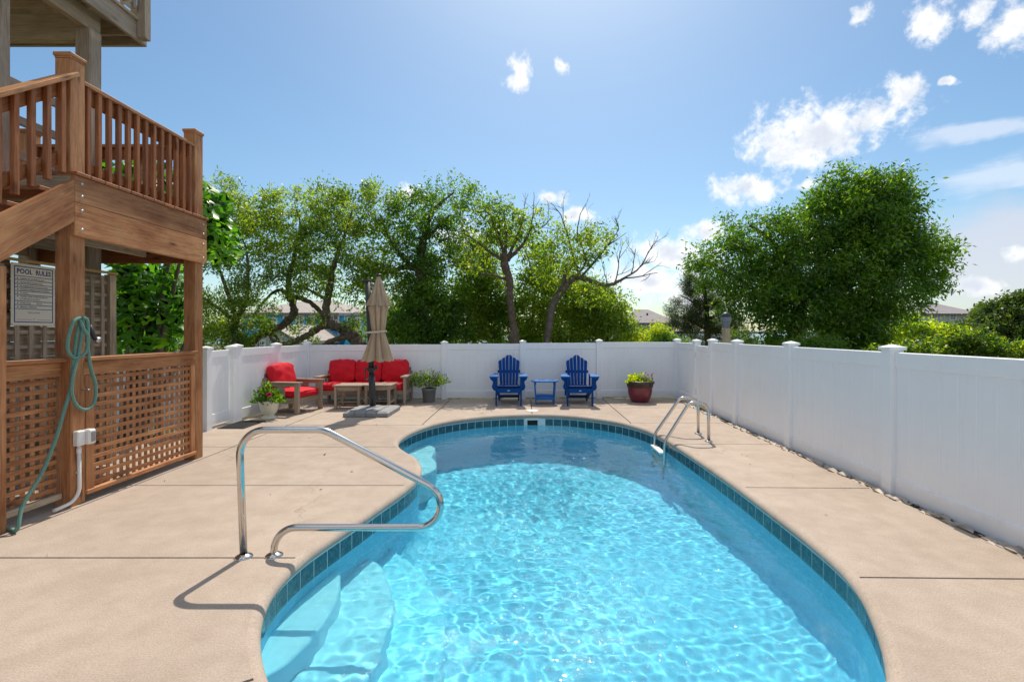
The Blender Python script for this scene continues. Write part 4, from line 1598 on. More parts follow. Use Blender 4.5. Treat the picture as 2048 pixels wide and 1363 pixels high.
def resample_open(pts, step):
    d = [0.0]
    for a, b in zip(pts, pts[1:]):
        d.append(d[-1] + (b - a).length)
    n = max(2, int(d[-1] / step))
    out, j = [], 0
    for i in range(n + 1):
        t = d[-1] * i / n
        while j < len(d) - 2 and d[j + 1] < t:
            j += 1
        out.append(pts[j].lerp(pts[j + 1], (t - d[j]) / max(1e-9, d[j + 1] - d[j])))
    return out


t0 = G(2, 1062)
tail = [Vector((t0.x - 0.12, t0.y - 0.22, 0.016)), Vector((t0.x + 0.03, t0.y, 0.016)), Vector((XH + 0.06, 3.66, 0.03)), hp(100, 1165, 0.03), hp(180, 1030, 0.025), hp(240, 885, 0.02), hp(283, 745, 0.012), hp(312, 640, 0.006), hp(322, 540, 0.004), hp(335, 430), hp(352, 345)]
rope(tail).build('hose_tail', M_HOSE, hs_)
rope([hp(352, 340, 0.012), hp(322, 360, 0.02), hp(300, 430, 0.02), hp(300, 490, 0.02), hp(338, 518, 0.02), hp(378, 490, 0.03), hp(388, 430, 0.032), hp(365, 385, 0.032), hp(352, 350, 0.02)]).build('hose_loop', M_HOSE, hs_)
rope([hp(362, 338, 0.025), hp(384, 360, 0.03), hp(386, 470, 0.03), hp(398, 560, 0.02), hp(420, 640, 0.02), hp(414, 712, 0.02), hp(380, 744, 0.02), hp(338, 728, 0.025), hp(315, 670, 0.03), hp(322, 590, 0.03), hp(345, 500, 0.014), hp(358, 420, 0.014), hp(366, 345, 0.014)]).build('hose_loop', M_HOSE, hs_)
nz = thing('hose_nozzle', 'black spray wand with round silver head behind the hose post', 'nozzle', (XF - 0.1, 4.4, 1.4))
a_, b_ = PX(178, 650, XF - 0.02), PX(190, 678, XF - 0.02)
MB().tube([a_, a_.lerp(b_, 0.5), b_], [0.016, 0.019, 0.017], 12).build('handle', M_BLACK, nz)
MB().tube([b_, b_ + Vector((0.0, 0.03, -0.01))], [0.02, 0.033], 14).build('spray_head', M_NAIL, nz)

# outlet box and conduit on the same post
ob = thing('outlet_box', 'white weatherproof outlet box with conduit low on the wooden post', 'outlet box', (XF, Yc, 0.58))
MB().box((XF + 0.025, Yc - 0.02, 0.585), (0.05, 0.075, 0.13), 0.008).build('box', M_WPLAST, ob)
cv = MB().box((XF + 0.045, Yc + 0.055, 0.585), (0.075, 0.075, 0.13), 0.012).build('cover', M_WPLAST, ob)
MB().box((XF + 0.0845, Yc + 0.055, 0.585), (0.004, 0.04, 0.085), 0.002).build('cover_window', plain('smoky_plastic', (0.28, 0.27, 0.25), 0.2), cv)
MB().tube(fillet([(XF + 0.02, Yc - 0.015, 0.52), (XF + 0.02, Yc - 0.01, 0.05), (XF + 0.0, Yc - 0.22, 0.028)], [0.12], 8), 0.0145, 12).build('conduit', M_WPLAST, ob)
MB().tube([(XF + 0.02, Yc - 0.015, 0.50), (XF + 0.02, Yc - 0.015, 0.45)], 0.018, 12).build('coupling', M_WPLAST, ob)
MB().box((XF + 0.012, Yc - 0.015, 0.29), (0.02, 0.055, 0.014), 0.003).build('strap', M_NAIL, ob)

# black mat inside the left gate
mt = thing('door_mat', 'black rubber mat on the deck inside the left gate', 'mat', (-4.62, 8.0, 0))
MB().box((-4.60, 7.98, 0.007), (0.42, 0.66, 0.012), 0.003).build('mat_body', M_MAT, mt)
rb_ = MB()
for i in range(9):
    for j in range(14):
        rb_.box((-4.77 + i * 0.0425, 7.69 + j * 0.0445, 0.015), (0.026, 0.028, 0.008), 0.003)
o = rb_.build('mat_ribs', M_MAT, mt)
o['kind'] = 'stuff'


# ------------------------------------------------------------------ furniture
def cushion(w, d, h, seed, soft=0.35, puff=0.018):
    """rounded box pillow with piped corners and a few creases"""
    n = 9
    bm = bmesh.new()
    bmesh.ops.create_cube(bm, size=2.0)
    bmesh.ops.subdivide_edges(bm, edges=bm.edges[:], cuts=n, use_grid_fill=True)
    r = np.random.default_rng(seed)
    ph = r.uniform(0, 6, 8)
    for v in bm.verts:
        x, y, z = v.co
        p = 7
        k = (abs(x) ** p + abs(y) ** p + abs(z) ** p) ** (1 / p)
        m = max(abs(x), abs(y), abs(z))
        q = Vector((x, y, z)) * (m / k)
        q = Vector((x, y, z)).lerp(q, 0.9)
        b = (1 - x * x) * (1 - z * z) * (1 if abs(y) > 0.95 else 0) * puff
        c = (1 - x * x) * (1 - y * y) * (1 if abs(z) > 0.95 else 0) * puff
        cr = 0.010 * math.sin(6 * x + 4 * z + ph[0]) * math.sin(5 * z - 3 * x + ph[1]) + 0.006 * math.sin(13 * x * z + ph[2]) + 0.005 * math.sin(9 * z + 5 * x * x + ph[3])
        v.co = Vector((q.x * w / 2, q.y * d / 2 + math.copysign(b, y) + cr * (abs(y) > 0.95), q.z * h / 2 + math.copysign(c, z) + cr * (abs(z) > 0.95)))
    me = bpy.data.meshes.new('cushion')
    bm.to_mesh(me)
    bm.free()
    for p in me.polygons:
        p.use_smooth = True
    me.materials.append(M_RED)
    return me


def mission_seat(root, width, nc, wide_slat, seed):
    """slatted lounge seat facing -Y, built round the origin"""
    hw, fy, ry = width / 2, -0.37, 0.37
    ah = 0.575
    for s in (-1, 1):
        x = s * (hw - 0.035)
        board('leg', root, (x, fy + 0.03, 0), (x, fy + 0.03, ah - 0.014), 0.09, 0.05, M_TAUPE, up=(1, 0, 0))
        board('leg', root, (x, ry - 0.06, 0), (x, ry - 0.03, ah + 0.08), 0.09, 0.05, M_TAUPE, up=(1, 0, 0))
        board('armrest', root, (s * (hw - 0.045), fy - 0.04, ah), (s * (hw - 0.045), ry - 0.02, ah), 0.135, 0.028, M_TAUPE)
        board('side_rail', root, (x, fy + 0.075, 0.235), (x, ry - 0.1, 0.235), 0.03, 0.09, M_TAUPE)
        board('side_rail', root, (x, fy + 0.075, ah - 0.045), (x, ry - 0.08, ah - 0.045), 0.03, 0.055, M_TAUPE)
        if wide_slat:
            board('side_slat', root, (x, 0.0, 0.278), (x, 0.0, ah - 0.075), 0.022, 0.17, M_TAUPE, up=(0, 1, 0))
        else:
            for k in range(3):
                y = fy + 0.17 + k * 0.155
                board('side_slat', root, (x, y, 0.278), (x, y, ah - 0.075), 0.022, 0.075, M_TAUPE, up=(0, 1, 0))
    board('front_rail', root, (-hw + 0.06, fy + 0.035, 0.245), (hw - 0.06, fy + 0.035, 0.245), 0.03, 0.095, M_TAUPE)
    board('rear_rail', root, (-hw + 0.06, ry - 0.06, 0.235), (hw - 0.06, ry - 0.06, 0.235), 0.03, 0.09, M_TAUPE)
    for k in range(5):
        y = fy + 0.12 + k * 0.115
        board('seat_slat', root, (-hw + 0.055, y, 0.285), (hw - 0.055, y, 0.285), 0.085, 0.018, M_TAUPE)
    for k in range(3):
        z = 0.40 + k * 0.14
        board('back_slat', root, (-hw + 0.05, ry - 0.05 + k * 0.035, z), (hw - 0.05, ry - 0.05 + k * 0.035, z), 0.022, 0.10, M_TAUPE)
    cw = (width - 0.15) / nc
    for k in range(nc):
        x = -hw + 0.075 + cw * (k + 0.5)
        put(bpy.data.objects.new('seat_cushion', cushion(cw - 0.004, 0.62, 0.135, seed + k)), root, T(x, -0.06, 0.362))
        put(bpy.data.objects.new('back_cushion', cushion(cw - 0.002, 0.16, 0.475, seed + 10 + k, puff=0.03)), root, T(x + 0.004 * ((k * 7) % 3 - 1), 0.235, 0.655) @ Matrix.Rotation(R(-14 + (k * 5) % 3), 4, 'X') @ Matrix.Rotation(R((k - 1) * 1.2), 4, 'Y'))


sofa = thing('sofa', 'taupe slatted three seat outdoor sofa with red cushions against the back fence', 'sofa')
mission_seat(sofa, 1.88, 3, False, 1)
move(sofa, T(-3.44, 10.60, 0.001) @ RZ(1.5))
arm = thing('armchair', 'taupe slatted outdoor armchair with red cushions turned sideways by the left fence', 'armchair')
mission_seat(arm, 0.78, 1, True, 31)
move(arm, T(-4.455, 9.42, 0.001) @ RZ(79))


def low_table(root, w, h):
    for sx in (-1, 1):
        for sy in (-1, 1):
            board('leg', root, (sx * (w / 2 - 0.045), sy * (w / 2 - 0.045), 0), (sx * (w / 2 - 0.045), sy * (w / 2 - 0.045), h - 0.026), 0.075, 0.045, M_TAUPE, up=(1, 0, 0))
    n = 5
    for k in range(n):
        y = -w / 2 + w / n * (k + 0.5)
        board('top_slat', root, (-w / 2 - 0.012, y, h - 0.013), (w / 2 + 0.012, y, h - 0.013), w / n - 0.007, 0.026, M_TAUPE)
    for s in (-1, 1):
        board('apron', root, (-w / 2 + 0.07, s * (w / 2 - 0.03), h - 0.07), (w / 2 - 0.07, s * (w / 2 - 0.03), h - 0.07), 0.024, 0.075, M_TAUPE)
        board('apron', root, (s * (w / 2 - 0.03), -w / 2 + 0.085, h - 0.07), (s * (w / 2 - 0.03), w / 2 - 0.085, h - 0.07), 0.024, 0.075, M_TAUPE)
        board('stretcher', root, (s * (w / 2 - 0.045), -w / 2 + 0.085, 0.11), (s * (w / 2 - 0.045), w / 2 - 0.085, 0.11), 0.03, 0.05, M_TAUPE)
    board('stretcher', root, (-w / 2 + 0.06, 0, 0.11), (w / 2 - 0.06, 0, 0.11), 0.05, 0.03, M_TAUPE)


tb1 = thing('coffee_table', 'square taupe slatted coffee table, the one nearer the red armchair', 'table', group='low tables before the sofa')
low_table(tb1, 0.54, 0.465)
move(tb1, T(-3.50, 9.86, 0.001) @ RZ(2))
tb2 = copy_thing(tb1)
tag(tb2, 'square taupe slatted coffee table, the one behind the umbrella pole')
move(tb2, T(-2.93, 9.97, 0.001) @ RZ(-1))

# cantilever umbrella, folded
um = thing('patio_umbrella', 'folded beige cantilever umbrella on a dark pole and grey weighted base', 'umbrella', (-2.93, 9.3, 0))
bx0, bx1, by0, by1 = -3.235, -2.425, 8.69, 9.54
for k in range(4):
    w = (bx1 - bx0) / 4
    xa, xb = bx0 + w * k + 0.004, bx0 + w * (k + 1) - 0.004
    ch = 0.045
    l_, r_ = (ch if k == 0 else 0.006), (ch if k == 3 else 0.006)
    vs = [(xa, by0, 0.006), (xb, by0, 0.006), (xb, by1, 0.006), (xa, by1, 0.006),
          (xa, by0, 0.068), (xb, by0, 0.068), (xb, by1, 0.068), (xa, by1, 0.068),
          (xa + l_, by0 + ch, 0.098), (xb - r_, by0 + ch, 0.098), (xb - r_, by1 - ch, 0.098), (xa + l_, by1 - ch, 0.098)]
    fs = [(3, 2, 1, 0)]
    for o_ in (0, 4):
        for i in range(4):
            fs.append((o_ + i, o_ + (i + 1) % 4, o_ + 4 + (i + 1) % 4, o_ + 4 + i))
    fs.append((8, 9, 10, 11))
    mb = MB().add(vs, fs)
    mb.build('base_weight', M_BASE, um)
MB().box((-2.90, 9.36, 0.102), (0.24, 0.2, 0.012), 0.004).build('base_plate', M_BASE, um)
mb_, mtp = Vector((-2.905, 9.36, 0.105)), Vector((-3.02, 9.40, 2.50))
MB().tube([mb_, mb_.lerp(mtp, 0.25)], 0.061, 20).build('lower_pole', M_BLACK, um)
MB().tube([mb_.lerp(mtp, 0.25), mtp], 0.052, 20).build('pole', M_BLACK, um)
MB().tube([mtp + Vector((0, 0, -0.03)), mtp + Vector((0, 0, 0.015))], 0.058, 20).build('pole_cap', M_BLACK, um)
cb = mb_.lerp(mtp, 0.29)
MB().box(cb + Vector((0.01, -0.02, 0.02)), (0.24, 0.10, 0.03), 0.008).box(cb + Vector((0.0, 0, 0.0)), (0.13, 0.13, 0.07), 0.012).box(cb + Vector((0.10, -0.04, 0.05)), (0.04, 0.04, 0.07), 0.01).build('clamp', M_BLACK, um)
MB().tube(fillet([cb + Vector((-0.11, -0.03, 0.02)), cb + Vector((-0.11, -0.03, -0.20)), cb + Vector((-0.03, -0.03, -0.20))], [0.04], 6), 0.011, 10).build('crank_handle', M_BLACK, um)
MB().tube([mtp + Vector((0.07, 0, -0.02)), mtp + Vector((0.13, 0, -0.45)), Vector((-2.86, 9.39, 1.9))], 0.010, 8).build('tension_strut', M_BLACK, um)
ucx, ucy = -2.80, 9.38


def canopy(profile, folds, seed, deep, lean=0.0):
    nz_, na = 46, 160
    zs = np.linspace(0, 1, nz_)
    pz = np.array([p[0] for p in profile])
    pr = np.array([p[1] for p in profile])
    order = np.argsort(pz)
    z = pz.max() + (pz.min() - pz.max()) * zs
    r = np.interp(z, pz[order], pr[order])
    a = np.linspace(0, 2 * np.pi, na, endpoint=False)
    q = np.random.default_rng(seed)
    V = np.zeros((nz_, na, 3))
    o1, o2 = q.uniform(0, 6), q.uniform(0, 6)
    for i in range(nz_):
        t = zs[i]
        f = np.abs(np.sin(folds / 2 * a + o1 + 0.5 * np.sin(3 * t + o2))) ** 0.7
        f2 = np.sin((folds * 2 + 1) * a + o2 + 2 * t) * 0.06
        rr = r[i] * (1 - deep * min(1, 0.25 + t) * (1 - f) + f2 * t)
        sag = 0.05 * t * (1 - f) if t > 0.9 else 0
        V[i, :, 0] = ucx + lean * t + rr * np.cos(a)
        V[i, :, 1] = ucy + rr * np.sin(a) * 0.9
        V[i, :, 2] = z[i] + sag
    return V


V = canopy([(2.50, 0.05), (2.15, 0.135), (1.98, 0.19), (1.85, 0.165), (1.62, 0.14), (1.515, 0.118), (1.40, 0.16), (1.15, 0.235), (0.95, 0.30)], 8, 3, 0.62, -0.02)
put(bpy.data.objects.new('canopy', grid_mesh('canopy', V, M_CANVAS, wrap=True)), um)
V = canopy([(2.585, 0.028), (2.45, 0.075), (2.25, 0.14), (2.10, 0.20), (2.0, 0.235)], 8, 3, 0.50)
put(bpy.data.objects.new('vent_canopy', grid_mesh('vent_canopy', V, M_CANVAS, wrap=True)), um)
MB().lathe([(0.001, 2.625), (0.05, 2.62), (0.06, 2.605), (0.06, 2.585), (0.03, 2.575)], (ucx, ucy, 0), 20).build('finial', M_BLACK, um)
tie = [(ucx - 0.015 + 0.15 * math.cos(a), ucy + 0.14 * math.sin(a), 1.515 + 0.01 * math.cos(a)) for a in [i * 2 * math.pi / 40 for i in range(41)]]
M_TIE = plain('pale_strap', (0.6, 0.5, 0.38), 0.8)
tv = []
tm = MB()
pts = [Vector((-3.06, 9.30, 1.50)), Vector((-2.95, 9.22, 1.505)), Vector((-2.80, 9.225, 1.515)), Vector((-2.67, 9.29, 1.53)), Vector((-2.65, 9.40, 1.53))]
s = spline(pts, 8)
vs = [p + Vector((0, 0, dz)) for p in s for dz in (-0.018, 0.018)]
vs2 = [p + Vector((0, 0.006, dz)) for p in s for dz in (-0.018, 0.018)]
n = len(s)
fs = [(2 * i, 2 * i + 2, 2 * i + 3, 2 * i + 1) for i in range(n - 1)]
tm.add(vs, fs, True).add(vs2, fs, True)
tm.build('tie_strap', M_TIE, um, None, False)


# adirondack chairs
def adirondack(root):
    X0 = 0.255
    for s in (-1, 1):
        board('front_leg', root, (s * X0, -0.33, 0), (s * X0, -0.33, 0.585), 0.095, 0.034, M_BLUE, up=(1, 0, 0))
        # side board running from the seat front down to the rear foot
        a, b = Vector((s * 0.215, -0.36, 0.335)), Vector((s * 0.215, 0.50, 0.05))
        board('rear_leg', root, a, b, 0.032, 0.13, M_BLUE)
        # curved bracket under the arm
        prof = [(0, 0), (0.105, 0), (0.112, -0.02), (0.095, -0.05), (0.062, -0.075), (0.05, -0.105), (0.058, -0.14), (0.072, -0.18), (0.07, -0.215), (0.05, -0.25), (0.02, -0.27), (0, -0.275)]
        M = Matrix(((s, 0, 0), (0, 0, 1), (0, 1, 0))).to_4x4()
        M.translation = Vector((s * (X0 + 0.018), -0.33, 0.583))
        MB().prism(prof, -0.017, 0.017, M).build('arm_bracket', M_BLUE, root)
        arm_p = [(-0.06, -0.43), (0.085, -0.43), (0.105, -0.40), (0.105, -0.20), (0.06, 0.05), (0.03, 0.34), (-0.045, 0.34), (-0.045, 0.0), (-0.08, -0.25), (-0.08, -0.41)]
        M = Matrix(((s, 0, 0, s * 0.29), (0, 1, 0, 0), (0, 0, 1, 0.588), (0, 0, 0, 1)))
        MB().prism(arm_p, 0, 0.026, M).build('armrest', M_BLUE2, root)
        board('arm_post', root, (s * 0.262, 0.27, 0.14), (s * 0.262, 0.27, 0.587), 0.034, 0.08, M_BLUE, up=(0, 1, 0))
    board('front_apron', root, (-0.237, -0.385, 0.318), (0.237, -0.385, 0.318), 0.026, 0.10, M_BLUE)
    board('leg_stretcher', root, (-0.2, 0.40, 0.10), (0.2, 0.40, 0.10), 0.03, 0.06, M_BLUE)
    sl_ = Vector((0, 0.86, -0.285)).normalized()
    for k in range(6):
        t = -0.365 + k * 0.115
        c = Vector((0, t, 0.408 - (t + 0.36) * 0.331 - (0.012 if k == 0 else 0)))
        board('seat_slat', root, c + Vector((-0.248, 0, 0)), c + Vector((0.248, 0, 0)), 0.098, 0.022, M_BLUE, up=(0, 0.3, 1), bev=0.006)
    # back: six rounded slats fanned from the seat
    tilt = R(20)
    tops = [0.70, 0.755, 0.815, 0.815, 0.755, 0.70]
    for k in range(6):
        u = k - 2.5
        wb_, wt = 0.050, 0.070
        cb_, ct = u * 0.0625, u * 0.0825
        L_ = tops[k]
        pl = [(cb_ - wb_ / 2, 0), (cb_ + wb_ / 2, 0)]
        big = k in (2, 3)
        rr = wt / 2
        cx_ = u * (0.0625 + 0.02 * L_ / 0.8)
        if big:        # the middle pair forms one arch
            sgn = 1 if k == 3 else -1
            arc = [(cx_ - sgn * rr + sgn * wt * math.sin(t), L_ - wt + wt * math.cos(t)) for t in [i * math.pi / 2 / 7 for i in range(8)]]
            arc = arc[::-1] if sgn > 0 else arc
            pl += arc
        else:
            sgn = 1 if u > 0 else -1
            arc = [(cx_ - sgn * rr + sgn * wt * math.sin(t) * 1.0, L_ - wt * 0.8 + wt * 0.8 * math.cos(t)) for t in [i * math.pi / 2 / 7 for i in range(8)]]
            arc = arc[::-1] if sgn > 0 else arc
            pl += arc
        M = T(0, 0.295, 0.235) @ Matrix.Rotation(R(90) - tilt, 4, 'X') @ Matrix.Identity(4)
        MB().prism(pl, -0.010, 0.010, M).build('back_slat', M_BLUE, root)
    for z_, w_ in ((0.64, 0.50), (0.33, 0.44)):
        y = 0.295 + (z_ - 0.235) * math.tan(tilt) + 0.03
        board('back_rail', root, (-w_ / 2, y, z_), (w_ / 2, y, z_), 0.026, 0.06, M_BLUE, up=(0, 0.3, 1))
    MB().box((0, -0.400, 0.315), (0.05, 0.004, 0.018), 0.0015).build('maker_plate', M_NAIL, root)


ad1 = thing('adirondack_chair', 'bright blue adirondack chair, left of the small blue side table', 'chair', group='blue adirondack chairs')
adirondack(ad1)
ad2 = copy_thing(ad1)
tag(ad2, 'bright blue adirondack chair, right of the small blue side table')
move(ad1, T(-0.345, 10.42, 0.001) @ RZ(1.5))
move(ad2, T(1.135, 10.38, 0.001) @ RZ(-1.5))
stb = thing('side_table', 'small blue oval side table between the two adirondack chairs', 'table', (0.42, 10.42, 0))
ov = [(0.29 * math.copysign(abs(math.cos(t)) ** 0.8, math.cos(t)), 0.21 * math.copysign(abs(math.sin(t)) ** 0.8, math.sin(t))) for t in [i * 2 * math.pi / 36 for i in range(36)]]
MB().prism(ov, 0.465, 0.488, T(0.42, 10.42, 0)).build('table_top', M_BLUE2, stb)
for sx in (-1, 1):
    for sy in (-1, 1):
        board('leg', stb, (0.42 + sx * 0.185, 10.42 + sy * 0.14, 0), (0.42 + sx * 0.215, 10.42 + sy * 0.13, 0.464), 0.03, 0.065, M_BLUE2, up=(0, 1, 0))
    board('leg_brace', stb, (0.42 + sx * 0.195, 10.30, 0.43), (0.42 + sx * 0.195, 10.54, 0.43), 0.022, 0.06, M_BLUE2)
for sy in (-1, 1):
    board('stretcher', stb, (0.42 - 0.18, 10.42 + sy * 0.14, 0.13), (0.42 + 0.18, 10.42 + sy * 0.14, 0.13), 0.02, 0.08, M_BLUE2)
board('shelf', stb, (0.42 - 0.18, 10.42, 0.18), (0.42 + 0.18, 10.42, 0.18), 0.26, 0.02, M_BLUE2)


# ------------------------------------------------------------------ leaf building
def leaf_quads(p, d, L, wr=0.42, fold=0.1, r=None, droop=0.0):
    r = r or rng
    n = len(p)
    d = d / (np.linalg.norm(d, axis=1, keepdims=True) + 1e-9)
    q = r.normal(size=(n, 3))
    s = np.cross(d, q)
    s /= (np.linalg.norm(s, axis=1, keepdims=True) + 1e-9)
    nn = np.cross(s, d)
    L = L[:, None]
    a = p
    b = p + d * L * 0.45 + s * L * wr * 0.5 + nn * L * fold
    c = p + d * L
    e = p + d * L * 0.45 - s * L * wr * 0.5 + nn * L * fold
    return np.stack([a, b, c, e], 1)


def unit(n, r=None):
    v = (r or rng).normal(size=(n, 3))
    return v / np.linalg.norm(v, axis=1, keepdims=True)


def pot_plant(root, c, z, rx, rz, n, L, mat, up=0.5, name='foliage', wr=0.45, seed=1, flat=1.0):
    r = np.random.default_rng(seed)
    u = unit(n, r)
    u[:, 2] = np.abs(u[:, 2]) * 1.0 - 0.15
    rad = r.uniform(0.35, 1.0, n) ** 0.6
    lump = 1 + 0.22 * np.sin(3 * np.arctan2(u[:, 1], u[:, 0]) + seed) + 0.12 * np.sin(7 * u[:, 2] + 5 * u[:, 0])
    p = np.stack([u[:, 0] * rx * rad * lump, u[:, 1] * rx * rad * lump * flat, np.abs(u[:, 2]) * rz * rad * lump], 1) + np.array([c[0], c[1], z])
    d = u + np.array([0, 0, up]) + 0.5 * r.normal(size=(n, 3))
    V = leaf_quads(p, d, L * r.uniform(0.6, 1.25, n), wr, 0.08, r)
    return put(bpy.data.objects.new(name, quads_mesh(name, V, mat)), root)


def blossom(root, c, rad, mat, n=14, name='flower'):
    d = unit(n) + np.array([0, -0.5, 0.3])
    V = leaf_quads(np.repeat(np.array([list(c)]), n, 0), d, np.full(n, rad), 0.85, 0.15)
    return put(bpy.data.objects.new(name, quads_mesh(name, V, mat)), root)


# white urn with hibiscus
ur = thing('flower_urn', 'white footed urn of glossy leaves with one pink bloom beside the armchair', 'planter', (-4.50, 8.62, 0))
MB().lathe([(0.02, 0.0), (0.135, 0.0), (0.14, 0.012), (0.115, 0.03), (0.085, 0.05), (0.082, 0.062), (0.098, 0.075), (0.125, 0.11), (0.145, 0.17), (0.158, 0.25), (0.168, 0.29), (0.172, 0.305), (0.165, 0.312), (0.152, 0.30), (0.145, 0.27)], (-4.50, 8.62, 0), 36).build('urn', M_URN, ur)
MB().lathe([(0.0001, 0.275), (0.147, 0.27)], (-4.50, 8.62, 0), 24).build('soil', M_SOIL, ur)
pot_plant(ur, (-4.50, 8.62), 0.28, 0.25, 0.25, 420, 0.075, LF_DEEP, 0.4, seed=3, wr=0.6)
pot_plant(ur, (-4.54, 8.60), 0.42, 0.13, 0.20, 120, 0.07, LF_MID, 0.8, seed=4, wr=0.6)
blossom(ur, (-4.385, 8.40, 0.44), 0.052, PT_PINK, 18)
blossom(ur, (-4.60, 8.46, 0.44), 0.03, PT_PALE, 10)
blossom(ur, (-4.42, 8.60, 0.52), 0.02, PT_PINK, 8)
# grey pot
gp = thing('potted_shrub', 'grey round pot holding a yellow green shrub right of the sofa', 'planter', (-2.08, 10.62, 0))
MB().lathe([(0.02, 0.0), (0.118, 0.0), (0.122, 0.01), (0.148, 0.25), (0.158, 0.255), (0.160, 0.30), (0.150, 0.302), (0.143, 0.27)], (-2.08, 10.62, 0), 36).build('pot', M_GPOT, gp)
MB().lathe([(0.0001, 0.272), (0.145, 0.27)], (-2.08, 10.62, 0), 24).build('soil', M_SOIL, gp)
stm = MB()
for k in range(16):
    a = rnd.uniform(0, 6.28)
    rr = rnd.uniform(0.15, 0.40)
    c0 = Vector((-2.08 + 0.05 * math.cos(a), 10.62 + 0.05 * math.sin(a), 0.27))
    c1 = Vector((-2.08 + rr * math.cos(a), 10.62 + rr * 0.75 * math.sin(a), rnd.uniform(0.45, 0.66)))
    stm.tube([c0, c0.lerp(c1, 0.5) + Vector((0, 0, 0.06)), c1], [0.006, 0.005, 0.003], 5)
stm.build('stems', M_BARK, gp)
pot_plant(gp, (-2.12, 10.62), 0.33, 0.33, 0.38, 750, 0.055, LF_OLIVE, 0.6, seed=6, flat=0.8)
pot_plant(gp, (-1.78, 10.60), 0.40, 0.17, 0.22, 220, 0.055, LF_LIME, 0.6, seed=7)
pot_plant(gp, (-2.33, 10.60), 0.42, 0.16, 0.24, 220, 0.055, LF_MID, 0.6, seed=8)
for k in range(22):
    a, e = rnd.uniform(0, 6.28), rnd.uniform(0.3, 1)
    blossom(gp, (-2.08 + 0.36 * math.cos(a) * e, 10.60 + 0.26 * math.sin(a) * e, 0.42 + 0.28 * rnd.random()), 0.022, PT_CREAM, 7)
# maroon pot
mp_ = thing('flower_pot', 'large maroon glazed pot with dark rim and yellow green flowers by the back fence', 'planter', (2.50, 10.66, 0))
MB().lathe([(0.02, 0.0), (0.175, 0.0), (0.19, 0.015), (0.235, 0.12), (0.258, 0.22), (0.268, 0.33)], (2.50, 10.66, 0), 44).build('pot', M_MAROON, mp_)
MB().lathe([(0.268, 0.325), (0.277, 0.33), (0.275, 0.345), (0.282, 0.35), (0.28, 0.366), (0.286, 0.372), (0.283, 0.39), (0.306, 0.40), (0.312, 0.42), (0.308, 0.452), (0.29, 0.46), (0.275, 0.43), (0.27, 0.36)], (2.50, 10.66, 0), 44).build('rim', M_POTRIM, mp_)
MB().lathe([(0.0001, 0.405), (0.275, 0.40)], (2.50, 10.66, 0), 24).build('soil', M_SOIL, mp_)
pot_plant(mp_, (2.40, 10.64), 0.41, 0.18, 0.20, 340, 0.085, LF_LIME, 0.7, seed=9)
pot_plant(mp_, (2.58, 10.66), 0.41, 0.20, 0.14, 240, 0.06, LF_MID, 0.5, seed=10)
for k in range(12):
    blossom(mp_, (2.50 + rnd.uniform(0.0, 0.14), 10.55 + rnd.uniform(-0.06, 0.1), 0.50 + rnd.uniform(-0.02, 0.06)), 0.03, PT_CREAM, 8)
for k in range(12):
    blossom(mp_, (2.63 + rnd.uniform(-0.02, 0.12), 10.56 + rnd.uniform(-0.06, 0.1), 0.54 + rnd.uniform(-0.04, 0.10)), 0.028, PT_PALE, 8)
# a few dry leaves blown over the deck
dl = []
for i in range(60):
    if i < 34:
        x, y = rnd.uniform(-4.7, 3.2), rnd.gauss(10.9, 0.12)
    else:
        x, y = rnd.choice((rnd.uniform(-3.7, -1.7), rnd.uniform(2.15, 3.2))), rnd.uniform(2.2, 8)
    dl.append((x, y, 0.006))
dl = np.array(dl)
dd = unit(len(dl))
dd[:, 2] *= 0.12
V = leaf_quads(dl, dd, rng.uniform(0.018, 0.045, len(dl)), 0.5, 0.05)
V[:, :, 2] = np.maximum(V[:, :, 2], 0.004)
o = put(bpy.data.objects.new('fallen_leaves', quads_mesh('fallen_leaves', V, LF_DRY)))
tag(o, 'scattered small dry leaves lying on the concrete deck', 'leaves', None, 'stuff')
# ------------------------------------------------------------------ trees beyond the fence


